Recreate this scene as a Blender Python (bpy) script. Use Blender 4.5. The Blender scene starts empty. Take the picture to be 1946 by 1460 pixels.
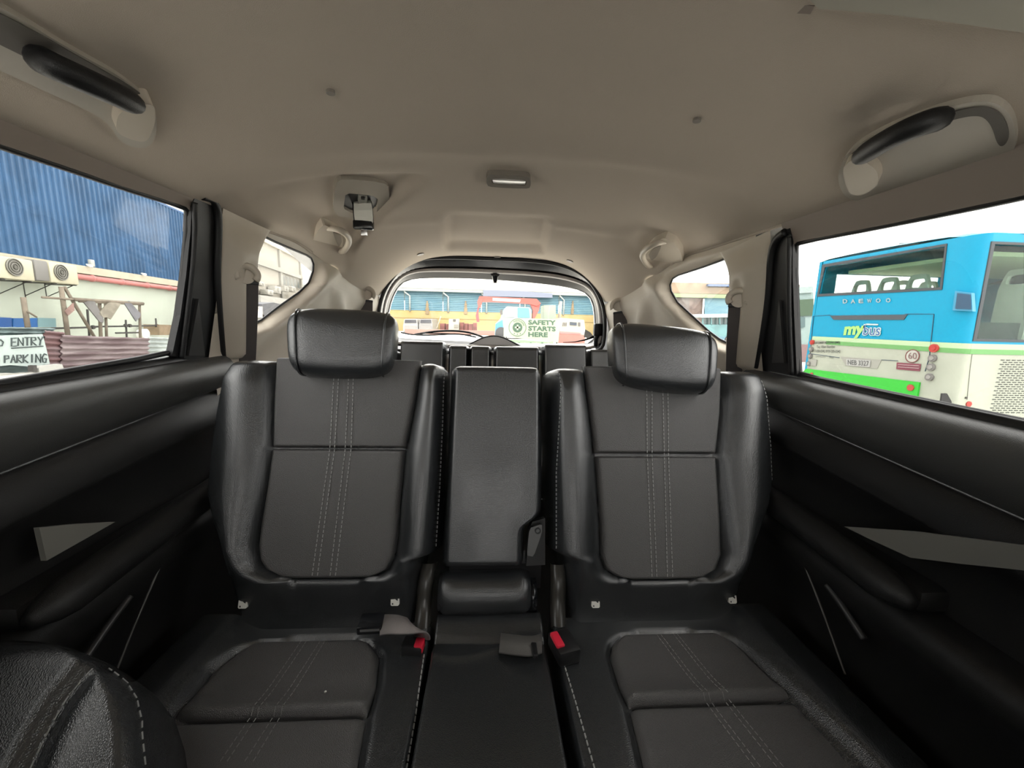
import bpy, bmesh, math, random
from mathutils import Vector, Matrix
random.seed(7)
sc = bpy.context.scene
C = sc.collection
V = Vector

# ---------------------------------------------------------------- camera
W, H, FPX = 1946.0, 1460.0, 750.0
PITCH, YAW, ROLL = math.radians(9.0), math.radians(3.5), math.radians(1.4)
CAM = V((-0.022, 0.0, 1.35))
fwd = V((math.sin(YAW) * math.cos(PITCH), math.cos(YAW) * math.cos(PITCH), -math.sin(PITCH)))
r0 = V((math.cos(YAW), -math.sin(YAW), 0.0))
u0 = r0.cross(fwd)
rgt = r0 * math.cos(ROLL) + u0 * math.sin(ROLL)
upv = u0 * math.cos(ROLL) - r0 * math.sin(ROLL)
cd = bpy.data.cameras.new('camera')
cd.sensor_fit = 'HORIZONTAL'
cd.sensor_width = 36.0
cd.lens = 36.0 * FPX / W
cd.clip_start = 0.01
cd.clip_end = 500
cam = bpy.data.objects.new('camera', cd)
C.objects.link(cam)
cam.matrix_world = Matrix(((rgt.x, upv.x, -fwd.x, CAM.x), (rgt.y, upv.y, -fwd.y, CAM.y),
                           (rgt.z, upv.z, -fwd.z, CAM.z), (0, 0, 0, 1)))
sc.camera = cam

# ---------------------------------------------------------------- light: a bright overcast day
TINT_SIDE, TINT_QUARTER, TINT_REAR = 0.50, 0.76, 0.62          # the car's tinted glass
world = bpy.data.worlds.new('overcast_sky')
sc.world = world
world.use_nodes = True
bg = world.node_tree.nodes['Background']
bg.inputs[0].default_value = (1.0, 0.99, 0.95, 1)
bg.inputs[1].default_value = 1.0
sd = bpy.data.lights.new('sun', 'SUN')
sd.energy = 0.7
sd.angle = math.radians(50)
sd.color = (1.0, 0.97, 0.9)
sun = bpy.data.objects.new('sun', sd)
C.objects.link(sun)
sun.rotation_euler = (math.radians(38), math.radians(8), 0)
sc.view_settings.view_transform = 'Standard'
sc.view_settings.look = 'None'
sc.view_settings.gamma = 1.0
sc.view_settings.use_curve_mapping = False
sc.view_settings.exposure = 3.97
cy = sc.cycles
cy.use_denoising = True
cy.max_bounces = 10
cy.diffuse_bounces = 5
cy.transparent_max_bounces = 16
cy.sample_clamp_indirect = 6.0

# ---------------------------------------------------------------- rays: a point of the photograph to a point of the place
def ray(px, py):
    return fwd + rgt * ((px - W / 2) / FPX) + upv * ((H / 2 - py) / FPX)
def onX(px, py, x):
    d = ray(px, py); return CAM + d * ((x - CAM.x) / d.x)
def onY(px, py, y):
    d = ray(px, py); return CAM + d * ((y - CAM.y) / d.y)
def onZ(px, py, z):
    d = ray(px, py); return CAM + d * ((z - CAM.z) / d.z)
def sm(t):
    t = min(1.0, max(0.0, t)); return t * t * (3 - 2 * t)
def lerp(a, b, t): return a + (b - a) * t

class Frame:
    """A plane with axes a (right), b (up) and normal n (towards the viewer)."""
    def __init__(s, o, a, b, n=None):
        s.o, s.a, s.b = V(o), V(a).normalized(), V(b).normalized()
        s.n = V(n).normalized() if n is not None else s.a.cross(s.b)
    def hit(s, px, py, h=0.0):
        d = ray(px, py); p0 = s.o + s.n * h
        q = CAM + d * ((p0 - CAM).dot(s.n) / d.dot(s.n))
        return ((q - s.o).dot(s.a), (q - s.o).dot(s.b))
    def hits(s, pts, h=0.0): return [s.hit(x, y, h) for x, y in pts]
    def pt(s, x, y, h=0.0): return s.o + s.a * x + s.b * y + s.n * h
def wallplane(x, y, dx, dy):
    """Vertical plane through (x, y) running along (dx, dy); normal to the right of that direction."""
    a = V((dx, dy, 0)).normalized()
    return Frame((x, y, 0), a, (0, 0, 1), V((a.y, -a.x, 0)))

# ---------------------------------------------------------------- materials
MATS = {}
ALB = 1.0      # base colour scale, lowered outdoors so the daylit yard does not overexpose
def mat(name, col, rough=0.6, metal=0.0, bump=0.0, bscale=200.0, var=0.0, vscale=8.0, spec=0.5, coat=0.0, kind='noise', var_col=None, stretch=None, emit=0.0):
    if name in MATS: return MATS[name]
    col = tuple(c * ALB for c in col); var_col = tuple(c * ALB for c in var_col) if var_col else None
    m = bpy.data.materials.new(name); m.use_nodes = True
    nt = m.node_tree; N = nt.nodes; L = nt.links
    b = N['Principled BSDF']
    b.inputs['Base Color'].default_value = (*col, 1)
    b.inputs['Roughness'].default_value = rough
    b.inputs['Metallic'].default_value = metal
    b.inputs['Specular IOR Level'].default_value = spec
    if coat: b.inputs['Coat Weight'].default_value = coat; b.inputs['Coat Roughness'].default_value = 0.15
    if emit:
        b.inputs['Emission Color'].default_value = (*col, 1); b.inputs['Emission Strength'].default_value = emit
    tc = N.new('ShaderNodeTexCoord')
    src = tc.outputs['Object']
    if stretch:
        mp = N.new('ShaderNodeMapping'); mp.inputs['Scale'].default_value = stretch
        L.new(src, mp.inputs['Vector']); src = mp.outputs['Vector']
    if bump:
        t = N.new('ShaderNodeTexVoronoi' if kind == 'voronoi' else 'ShaderNodeTexNoise')
        t.inputs['Scale'].default_value = bscale
        L.new(tc.outputs['Object'], t.inputs['Vector'])
        bp = N.new('ShaderNodeBump'); bp.inputs['Strength'].default_value = bump; bp.inputs['Distance'].default_value = 0.002
        L.new(t.outputs[0], bp.inputs['Height']); L.new(bp.outputs[0], b.inputs['Normal'])
    if var:
        t2 = N.new('ShaderNodeTexNoise'); t2.inputs['Scale'].default_value = vscale; t2.inputs['Detail'].default_value = 5
        L.new(src, t2.inputs['Vector'])
        mx = N.new('ShaderNodeMix'); mx.data_type = 'RGBA'
        c2 = var_col or tuple(max(0, c * (1 - var)) for c in col)
        mx.inputs['A'].default_value = (*col, 1); mx.inputs['B'].default_value = (*c2, 1)
        rp = N.new('ShaderNodeMapRange'); rp.inputs['From Min'].default_value = 0.42; rp.inputs['From Max'].default_value = 0.62
        L.new(t2.outputs[0], rp.inputs['Value'])
        if var_col is not None:
            ml = N.new('ShaderNodeMath'); ml.operation = 'MULTIPLY'; ml.inputs[1].default_value = var
            L.new(rp.outputs[0], ml.inputs[0]); L.new(ml.outputs[0], mx.inputs['Factor'])
        else:
            L.new(rp.outputs[0], mx.inputs['Factor'])
        L.new(mx.outputs['Result'], b.inputs['Base Color'])
    MATS[name] = m
    return m
def glass(name, t, gloss=0.04, col=(1, 1, 1)):
    if name in MATS: return MATS[name]
    m = bpy.data.materials.new(name); m.use_nodes = True
    nt = m.node_tree; N = nt.nodes; L = nt.links
    N.remove(N['Principled BSDF'])
    tr = N.new('ShaderNodeBsdfTransparent'); tr.inputs[0].default_value = (t * col[0], t * col[1], t * col[2], 1)
    gl = N.new('ShaderNodeBsdfGlossy'); gl.inputs['Roughness'].default_value = 0.02; gl.inputs[0].default_value = (0.9, 0.9, 0.9, 1)
    lw = N.new('ShaderNodeLayerWeight'); lw.inputs[0].default_value = 0.5
    pw = N.new('ShaderNodeMath'); pw.operation = 'POWER'; pw.inputs[1].default_value = 4.0; L.new(lw.outputs['Facing'], pw.inputs[0])
    fr = N.new('ShaderNodeMath'); fr.operation = 'MULTIPLY_ADD'; fr.inputs[1].default_value = 0.35; fr.inputs[2].default_value = gloss * 0.4; L.new(pw.outputs[0], fr.inputs[0])
    mx = N.new('ShaderNodeMixShader')
    L.new(fr.outputs[0], mx.inputs[0]); L.new(tr.outputs[0], mx.inputs[1]); L.new(gl.outputs[0], mx.inputs[2])
    L.new(mx.outputs[0], N['Material Output'].inputs[0])
    MATS[name] = m
    return m

M_HEAD = mat('headliner_fabric', (0.48, 0.42, 0.355), 1.0, bump=0.25, bscale=900, spec=0.1)
M_TRIM = mat('beige_trim_plastic', (0.51, 0.455, 0.38), 0.5, bump=0.1, bscale=1200, spec=0.35)
M_TRIMD = mat('taupe_door_frame', (0.27, 0.225, 0.20), 0.6, spec=0.3)
M_LEATHER = mat('black_leather', (0.022, 0.024, 0.026), 0.25, bump=0.25, bscale=650, kind='voronoi', spec=1.0, coat=0.25)
M_INSERT = mat('perforated_leather', (0.070, 0.067, 0.066), 0.36, bump=0.5, bscale=900, kind='voronoi', spec=1.0)
M_STITCH = mat('grey_thread', (0.34, 0.34, 0.33), 0.8)
M_BLACK = mat('black_plastic', (0.012, 0.012, 0.013), 0.45, bump=0.2, bscale=900, spec=0.4)
M_DOOR = mat('black_door_plastic', (0.016, 0.016, 0.016), 0.46, bump=0.25, bscale=1100, spec=0.4)
M_DOORU = mat('lit_grey_door_top', (0.065, 0.065, 0.063), 0.36, bump=0.25, bscale=1100, spec=0.5)  # grey plastic, lightened so the belt roll looks lit by the window
M_RUBBER = mat('black_rubber', (0.006, 0.006, 0.007), 0.5)
M_GLOSS = mat('gloss_black', (0.008, 0.009, 0.011), 0.18)
M_BELT = mat('belt_webbing', (0.075, 0.066, 0.064), 0.85, bump=0.4, bscale=700)
M_STRAP = mat('grey_strap', (0.24, 0.215, 0.21), 0.85, bump=0.4, bscale=700)
M_RED = mat('red_button', (0.78, 0.025, 0.06), 0.35)
M_CHROME = mat('bright_metal', (0.6, 0.6, 0.6), 0.25, metal=1.0)
M_WHITE = mat('white_print', (0.75, 0.74, 0.68), 0.6)
M_CARPET = mat('dark_carpet', (0.02, 0.02, 0.02), 1.0, bump=0.6, bscale=400)
M_BODY = mat('pearl_car_paint', (0.55, 0.56, 0.56), 0.3, coat=0.4)
M_GREYP = mat('grey_trim_strip', (0.21, 0.205, 0.185), 0.45, spec=0.4)
M_HINGE = mat('hinge_cover_plastic', (0.045, 0.042, 0.037), 0.3)
G_SIDE = glass('tinted_side_glass', TINT_SIDE)
G_QTR = glass('clear_quarter_glass', TINT_QUARTER)
G_REAR = glass('tinted_rear_glass', TINT_REAR)
G_SCREEN = glass('dimmed_windscreen', 0.28)  # unseen windscreen, darkened to cut the light on the front ceiling
G_FRONT = glass('dimmed_front_glass', 0.22)  # unseen front door glass, darkened to keep the front dim

# ---------------------------------------------------------------- mesh helpers
def finish(o, m, parent, smooth):
    if m is not None: o.data.materials.append(m)
    C.objects.link(o)
    if parent is not None:
        o.parent = parent
        o.matrix_parent_inverse = Matrix.Translation(-root_loc(parent))
    if smooth:
        me = o.data
        for p in me.polygons: p.use_smooth = True
        if smooth is not True:
            me.set_sharp_from_angle(angle=math.radians(smooth))
    return o
def root_loc(o):
    # parts are modelled in place: undo the placement of the thing's Empty
    return o.location.copy() if o.type == 'EMPTY' else V((0, 0, 0))
class MB:
    def __init__(s): s.v, s.f = [], []
    def add(s, vs, fs):
        n = len(s.v); s.v += [V(v) for v in vs]; s.f += [tuple(i + n for i in f) for f in fs]; return s
    def box(s, c, size, ax=None, bevel=0.0):
        ax = ax or (V((1, 0, 0)), V((0, 1, 0)), V((0, 0, 1)))
        c = V(c); hx, hy, hz = [d / 2 for d in size]
        if bevel > 0:
            bm = bmesh.new(); bmesh.ops.create_cube(bm, size=1)
            for v in bm.verts: v.co = V((v.co.x * hx * 2, v.co.y * hy * 2, v.co.z * hz * 2))
            bmesh.ops.bevel(bm, geom=bm.edges[:], offset=bevel, segments=2, affect='EDGES', profile=0.5)
            bm.verts.index_update()
            vs = [c + ax[0] * v.co.x + ax[1] * v.co.y + ax[2] * v.co.z for v in bm.verts]
            fs = [tuple(v.index for v in f.verts) for f in bm.faces]; bm.free()
            return s.add(vs, fs)
        vs = [c + ax[0] * (hx * i) + ax[1] * (hy * j) + ax[2] * (hz * k) for i in (-1, 1) for j in (-1, 1) for k in (-1, 1)]
        return s.add(vs, [(0, 1, 3, 2), (4, 6, 7, 5), (0, 4, 5, 1), (2, 3, 7, 6), (0, 2, 6, 4), (1, 5, 7, 3)])
    def tube(s, path, r, n=8, closed=False, cap=True, flat=None):
        path = [V(p) for p in path]; m = len(path)
        rs = r if isinstance(r, (list, tuple)) else [r] * m
        base = len(s.v); ref = None
        for i, p in enumerate(path):
            a = path[i - 1] if (i > 0 or closed) else path[i]
            b = path[(i + 1) % m] if (i < m - 1 or closed) else path[i]
            t = (b - a); t = t.normalized() if t.length > 1e-9 else V((0, 0, 1))
            if ref is None: ref = t.orthogonal().normalized()
            ref = (ref - t * ref.dot(t)); ref = ref.normalized() if ref.length > 1e-6 else t.orthogonal().normalized()
            w = t.cross(ref)
            for k in range(n):
                an = 2 * math.pi * k / n
                s.v.append(p + (ref * math.cos(an) + w * math.sin(an)) * rs[i])
        for i in range(m if closed else m - 1):
            for k in range(n):
                a = base + i * n + k; b = base + i * n + (k + 1) % n
                c2 = base + ((i + 1) % m) * n + (k + 1) % n; d = base + ((i + 1) % m) * n + k
                s.f.append((a, b, c2, d))
        if cap and not closed:
            s.f.append(tuple(base + k for k in reversed(range(n)))); s.f.append(tuple(base + (m - 1) * n + k for k in range(n)))
        return s
    def ribbon(s, path, wdir, w, t, ndir):
        """flat band along path: width w along wdir, thickness t along ndir (lists or single vectors)"""
        m = len(path); base = len(s.v)
        for i, p in enumerate(path):
            wd = V(wdir[i] if isinstance(wdir, list) else wdir).normalized(); nd = V(ndir[i] if isinstance(ndir, list) else ndir).normalized()
            p = V(p); ww = w[i] if isinstance(w, list) else w
            for a, b in ((-1, -1), (1, -1), (1, 1), (-1, 1)): s.v.append(p + wd * (a * ww / 2) + nd * (b * t / 2))
        for i in range(m - 1):
            for k in range(4):
                s.f.append((base + i * 4 + k, base + i * 4 + (k + 1) % 4, base + (i + 1) * 4 + (k + 1) % 4, base + (i + 1) * 4 + k))
        s.f.append((base + 3, base + 2, base + 1, base)); e = base + (m - 1) * 4; s.f.append((e, e + 1, e + 2, e + 3))
        return s
    def loft(s, curves, closed=False):
        n = len(curves[0]); base = len(s.v)
        for c in curves: s.v += [V(p) for p in c]
        for i in range(len(curves) - 1):
            for k in range(n if closed else n - 1):
                s.f.append((base + i * n + k, base + i * n + (k + 1) % n, base + (i + 1) * n + (k + 1) % n, base + (i + 1) * n + k))
        return s
    def prism(s, fr, poly, h0, h1, holes=()):
        """polygon (a, b) on a Frame between heights h0 (back) and h1 (front), with holes"""
        loops = [list(poly)] + [list(h) for h in holes]
        bm = bmesh.new(); edges = []; order = []
        for lp in loops:
            vs = [bm.verts.new((x, y, 0)) for x, y in lp]
            edges += [bm.edges.new((vs[i], vs[(i + 1) % len(vs)])) for i in range(len(vs))]
            order.append(vs)
        if len(loops) == 1:
            tri = [tuple(range(len(poly)))]
            idx = {v: i for i, v in enumerate(order[0])}
            res = bmesh.ops.triangle_fill(bm, use_beauty=True, edges=edges)
            bm.verts.index_update()
        else:
            bmesh.ops.triangle_fill(bm, use_beauty=True, edges=edges)
        bm.verts.index_update(); bm.normal_update()
        base = len(s.v); nv = len(bm.verts)
        co = [v.co.copy() for v in bm.verts]
        s.v += [fr.pt(c.x, c.y, h1) for c in co] + [fr.pt(c.x, c.y, h0) for c in co]
        for f in bm.faces:
            ii = [v.index for v in f.verts]
            if f.normal.z < 0: ii.reverse()
            s.f.append(tuple(base + i for i in ii)); s.f.append(tuple(base + nv + i for i in reversed(ii)))
        for vs in order:
            for i in range(len(vs)):
                a, b = vs[i].index, vs[(i + 1) % len(vs)].index
                s.f.append((base + a, base + nv + a, base + nv + b, base + b))
        bm.free()
        return s
    def disc(s, c, n, r, t=0.01, seg=24, r_in=0.0, up=None):
        c = V(c); n = V(n).normalized(); a = n.orthogonal().normalized(); b = n.cross(a)
        fr = Frame(c, a, b, n)
        o = [(r * math.cos(2 * math.pi * k / seg), r * math.sin(2 * math.pi * k / seg)) for k in range(seg)]
        hl = [[(r_in * math.cos(2 * math.pi * k / seg), r_in * math.sin(2 * math.pi * k / seg)) for k in range(seg)]] if r_in else []
        return s.prism(fr, o, 0, t, hl)
    def obj(s, name, m, parent=None, smooth=False, mods=None):
        me = bpy.data.meshes.new(name)
        me.from_pydata([tuple(v) for v in s.v], [], s.f); me.validate(); me.update()
        bm = bmesh.new(); bm.from_mesh(me); bmesh.ops.recalc_face_normals(bm, faces=bm.faces[:]); bm.to_mesh(me); bm.free()
        o = bpy.data.objects.new(name, me)
        return finish(o, m, parent, smooth)
def thing(name, label, cat, loc, group=None, kind=None):
    o = bpy.data.objects.new(name, None); C.objects.link(o)
    o.location = V(loc); o.empty_display_size = 0.05
    if label: o['label'] = label
    if cat: o['category'] = cat
    if group: o['group'] = group
    if kind: o['kind'] = kind
    return o
def tag(o, label, cat=None, group=None, kind=None):
    o['label'] = label
    if cat: o['category'] = cat
    if group: o['group'] = group
    if kind: o['kind'] = kind
    return o
def struct(name, label, loc=(0, 0, 0)):
    o = bpy.data.objects.new(name, None); C.objects.link(o); o.location = V(loc); o.empty_display_size = 0.05
    o['kind'] = 'structure'; o['label'] = label
    return o
def interp(tab, x):
    """piecewise linear table [(x, y), ...] sorted by x"""
    if x <= tab[0][0]: return tab[0][1]
    for (a, b), (c, d) in zip(tab, tab[1:]):
        if x <= c: return b + (d - b) * (x - a) / (c - a) if c > a else d
    return tab[-1][1]
def resample(pts, n, closed=False):
    pts = [V(p) for p in pts]
    if closed: pts = pts + [pts[0]]
    L = [0.0]
    for a, b in zip(pts, pts[1:]): L.append(L[-1] + (b - a).length)
    out = []; m = n if closed else n - 1; j = 0
    for i in range(n):
        t = L[-1] * i / m
        while j < len(L) - 2 and L[j + 1] < t: j += 1
        d = L[j + 1] - L[j]
        out.append(pts[j].lerp(pts[j + 1], (t - L[j]) / d if d > 0 else 0))
    return out
def smooth_closed(pts, it=2):
    """Chaikin corner cutting of a closed loop"""
    for _ in range(it):
        q = []
        for i in range(len(pts)):
            a, b = V(pts[i]), V(pts[(i + 1) % len(pts)])
            q += [a.lerp(b, 0.25), a.lerp(b, 0.75)]
        pts = q
    return pts
def smooth_open(pts, it=2):
    pts = [V(p) for p in pts]
    for _ in range(it):
        q = [pts[0]]
        for a, b in zip(pts, pts[1:]): q += [a.lerp(b, 0.25), a.lerp(b, 0.75)]
        q.append(pts[-1]); pts = q
    return pts
def text_mesh(s, bold=0.0):
    cu = bpy.data.curves.new('lettering', 'FONT'); cu.body = s; cu.size = 1.0; cu.resolution_u = 3; cu.offset = bold
    o = bpy.data.objects.new('lettering', cu); C.objects.link(o)
    dg = bpy.context.evaluated_depsgraph_get()
    me = bpy.data.meshes.new_from_object(o.evaluated_get(dg))
    vs = [v.co.copy() for v in me.vertices]; fs = [tuple(p.vertices) for p in me.polygons]
    bpy.data.objects.remove(o); bpy.data.curves.remove(cu); bpy.data.meshes.remove(me)
    x0 = min(v.x for v in vs); x1 = max(v.x for v in vs); y0 = min(v.y for v in vs); y1 = max(v.y for v in vs)
    return [((v.x - x0) / (x1 - x0), (v.y - y0) / (y1 - y0)) for v in vs], fs
def text_quad(name, s, p00, p10, p01, m, parent, off=0.0, bold=0.0, slant=0.0):
    """flat lettering filling the parallelogram p00 (lower left), p10 (lower right), p01 (upper left)"""
    uv, fs = text_mesh(s, bold)
    p00, p10, p01 = V(p00), V(p10), V(p01); n = (p10 - p00).cross(p01 - p00).normalized() * off
    mb = MB(); mb.add([p00 + (p10 - p00) * (u + slant * v) + (p01 - p00) * v + n for u, v in uv], fs)
    return mb.obj(name, m, parent)
# ================================================================ the car: shell
def xw(y, z):
    """half width of the cabin wall at (y, z): tumblehome above the belt, drawn in towards the tail"""
    b = 0.70 - 0.075 * max(0.0, min(1.25, (z - 1.22) / 0.34))
    return b - 0.07 * sm((y - 1.0) / 1.1)
def side(px, py, s, off=0.0):
    x = 0.66
    for _ in range(16):
        p = onX(px, py, s * x); x = xw(p.y, p.z) - off
    return p
def sp(s, y, z, off=0.0): return V((s * (xw(y, z) - off), y, z))
def xedge(y): return 0.622 - 0.07 * sm((y - 1.15) / 0.85)
def bumpf(d, w): return sm(1 - d / w) if d < w else 0.0
def roof_z(x, y, detail=True):
    zc = 1.668 - 0.012 * sm((y - 1.3) / 0.7) - 0.05 * sm((-0.1 - y) / 0.8)
    t = sm((y - 1.25) / 0.7)
    ax = abs(x)
    za = 0.092 * (ax / 0.62) ** 3.0
    zb = 0.21 * (ax / 0.56) ** 4.2
    z = zc - lerp(za, zb, t)
    if detail:
        # shallow rectangular relief pressed into the headliner ahead of the tailgate
        ex = sm((0.17 + 0.10 * (y - 1.2) - ax) / 0.035) * sm((y - 1.22) / 0.16) * sm((1.88 - y) / 0.12)
        z += 0.030 * ex
        # hollow around the ceiling belt on the left: a curved step that runs out to a point towards the middle
        sd = (0.99 + (-0.16 - x) * 1.55 - y) / 1.84
        z += 0.026 * sm(sd / 0.035) * sm((y - 0.88 - 0.10 * (x + 0.6)) / 0.11) * sm((x + 0.60) / 0.09) if x < -0.12 else 0.0
        # broad cross swell above the rear seats
        z -= 0.010 * math.exp(-((y - 0.79) / 0.045) ** 2) * sm((0.52 - ax) / 0.12)
        z -= 0.007 * math.exp(-((y - 1.34) / 0.05) ** 2) * sm((0.45 - ax) / 0.10)
    return z
def roof_n(x, y):
    e = 0.01
    return V((-(roof_z(x + e, y, False) - roof_z(x - e, y, False)) / (2 * e), -(roof_z(x, y + e, False) - roof_z(x, y - e, False)) / (2 * e), 1)).normalized() * -1

ceiling = struct('ceiling', 'beige fabric headliner of the car cabin')
ny, nx = 190, 130
mb = MB(); Y0, Y1 = -0.95, 1.985
curves = []
for j in range(ny + 1):
    y = lerp(Y0, Y1, j / ny); row = []
    for i in range(nx + 1):
        u = -1 + 2 * i / nx
        x = math.copysign(abs(u) ** 0.85, u) * xedge(y)
        row.append(V((x, y, roof_z(x, y))))
    curves.append(row)
mb.loft(curves)
mb.obj('headliner', M_HEAD, ceiling, True)
# rolled lip along the side of the headliner
for s in (-1, 1):
    mb = MB()
    path = [V((s * (xedge(y) + 0.002), y, roof_z(xedge(y), y) + 0.004)) for y in [Y0 + 0.03 * k for k in range(80)] if y < 1.40]
    mb.tube(path, 0.007, 8); mb.obj('headliner_lip', M_HEAD, ceiling, True)
for s in (-1, 1):
    ys = [Y0 + (Y1 - Y0) * k / 60 for k in range(61)]
    mb = MB(); mb.loft([[V((s * (xedge(y) - 0.004), y, roof_z(xedge(y), y) + 0.008)) for y in ys], [V((s * 0.74, y, roof_z(xedge(y), y) + 0.05)) for y in ys]]); mb.obj('gap_strip', M_BLACK, ceiling, True)  # added filler, stops daylight leaking between headliner and body side
mb = MB()
mb.loft([[V((x, y, 1.74 - 0.1 * (abs(x) / 0.75) ** 3)) for x in [-0.75 + 0.1 * k for k in range(16)]] for y in (-0.95, 0.2, 1.3, 2.2)])
mb.obj('roof_skin', M_BODY, ceiling, True)

# ---- outer body sides with the window openings
def yz(pts, s, off=0.0): return [(p.y, p.z) for p in (side(x, y, s, off) for x, y in pts)]
def side_solid(mb, s, poly, off_in, off_out, holes=()):
    """polygon in (y, z) bent onto the cabin wall, between two offsets (positive = into the cabin)"""
    fr = Frame((0, 0, 0), (1, 0, 0), (0, 1, 0), (0, 0, 1))
    t = MB().prism(fr, poly, 0.0, 1.0, holes)
    mb.add([sp(s, v.x, v.y, off_in if v.z > 0.5 else off_out) for v in t.v], t.f)
    return mb
WIN = {  # see-through outlines of the rear side windows
    -1: [(-140, 222), (0, 275), (120, 315), (230, 354), (352, 393), (361, 402), (359, 440), (352, 520), (341, 600), (329, 664), (322, 673), (0, 729), (-300, 782)],
    1: [(2120, 330), (1946, 372), (1700, 424), (1516, 460), (1508, 468), (1508, 520), (1511, 600), (1515, 700), (1520, 713), (1700, 751), (1946, 803), (2300, 878)]}
QWIN = {
    -1: [(486, 560), (485, 505), (488, 484), (500, 468), (511, 450), (531, 460), (590, 485), (599, 491), (603, 502), (602, 516), (594, 538), (576, 556), (534, 586), (505, 609), (486, 618), (470, 624), (466, 560)],
    1: [(1379, 654), (1400, 664), (1404, 560), (1388, 540), (1385, 517), (1370, 492), (1330, 507), (1282, 523), (1272, 529), (1267, 541), (1269, 554), (1281, 575), (1310, 602), (1340, 630), (1360, 645)]}
DW, QW = {}, {}
for s in (-1, 1):
    DW[s] = yz(WIN[s], s); QW[s] = yz(QWIN[s], s)
    # the door window runs on forward to the B-pillar
    ztop, zbot = DW[s][0][1], DW[s][-1][1]
    front = [(0.20, lerp(DW[s][0][1], 1.545, 0.5)), (0.16, 1.50), (0.15, 1.26), (0.19, 1.232)]
    body = [(y, z) for y, z in DW[s] if y > 0.24]
    DW[s] = [front[0]] + body + [front[3], front[2], front[1]]
    if s == 1: pass
FWIN = [(-0.78, 1.25), (0.03, 1.24), (0.05, 1.50), (0.0, 1.55), (-0.35, 1.53), (-0.55, 1.44)]
def grow(poly, d):
    cx = sum(p[0] for p in poly) / len(poly); cz = sum(p[1] for p in poly) / len(poly)
    out = []
    for y, z in poly:
        v = V((y - cx, z - cz)); out.append((cx + v.x * (1 + d / max(0.05, v.length)), cz + v.y * (1 + d / max(0.05, v.length))))
    return out
NAMES = {-1: 'left', 1: 'right'}
walls = {}
for s in (-1, 1):
    w = struct('wall_' + NAMES[s], 'car body side of the ' + NAMES[s] + ' of the picture with its window openings')
    walls[s] = w
    mb = MB()
    out = [(-1.0, 0.30), (2.20, 0.30), (2.20, 1.62), (1.6, 1.70), (-1.0, 1.70)]
    side_solid(mb, s, out, -0.022, -0.030, [grow(DW[s], 0.05), [(y + 0.05, z) for y, z in grow(QW[s], 0.055)], FWIN])
    mb.obj('body_side', M_BODY, w)
    mb = MB(); side_solid(mb, s, FWIN, -0.040, -0.044); mb.obj('front_glass', G_FRONT, w)
floor = struct('floor', 'dark carpeted car floor')
mb = MB().box((0, 0.5, 0.32), (1.5, 3.3, 0.04)); mb.obj('carpet', M_CARPET, floor)
mb = MB().box((0, -1.0, 0.66), (1.46, 0.06, 0.72)); mb.obj('bulkhead', M_BLACK, floor)
mb = MB().box((0, -0.82, 0.98), (1.34, 0.36, 0.10), bevel=0.03); mb.obj('dashboard', M_BLACK, floor, 40)
# front seat backs beyond the frame: added to shade the rear cushions
for x in (-0.37, 0.37):
    mb = MB().box((x, -0.20, 0.80), (0.50, 0.15, 0.70), bevel=0.05); mb.obj('unseen_seat_back', M_LEATHER, floor, 40)
    mb = MB().box((x, -0.20, 1.26), (0.26, 0.11, 0.18), bevel=0.04); mb.obj('unseen_headrest', M_LEATHER, floor, 40)
mb = MB().box((0, -0.35, 0.62), (0.22, 0.7, 0.24), bevel=0.03); mb.obj('centre_console', M_BLACK, floor, 40)
mb = MB().box((0, -1.6, 0.86), (1.7, 1.2, 0.34), bevel=0.08); mb.obj('unseen_bonnet', M_BODY, floor, 40)  # out of view, added to block ground light through the windscreen
mb = MB().box((0, -0.93, 1.70), (1.5, 0.12, 0.16)); mb.obj('front_header', M_HEAD, floor)
wsc = struct('window_6', 'darkened front windscreen behind the camera')
mb = MB(); mb.loft([[V((x, -0.96, 1.74)) for x in (-0.74, 0.74)], [V((x, -1.01, 1.00)) for x in (-0.76, 0.76)]]); mb.obj('pane', G_SCREEN, wsc)

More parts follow.
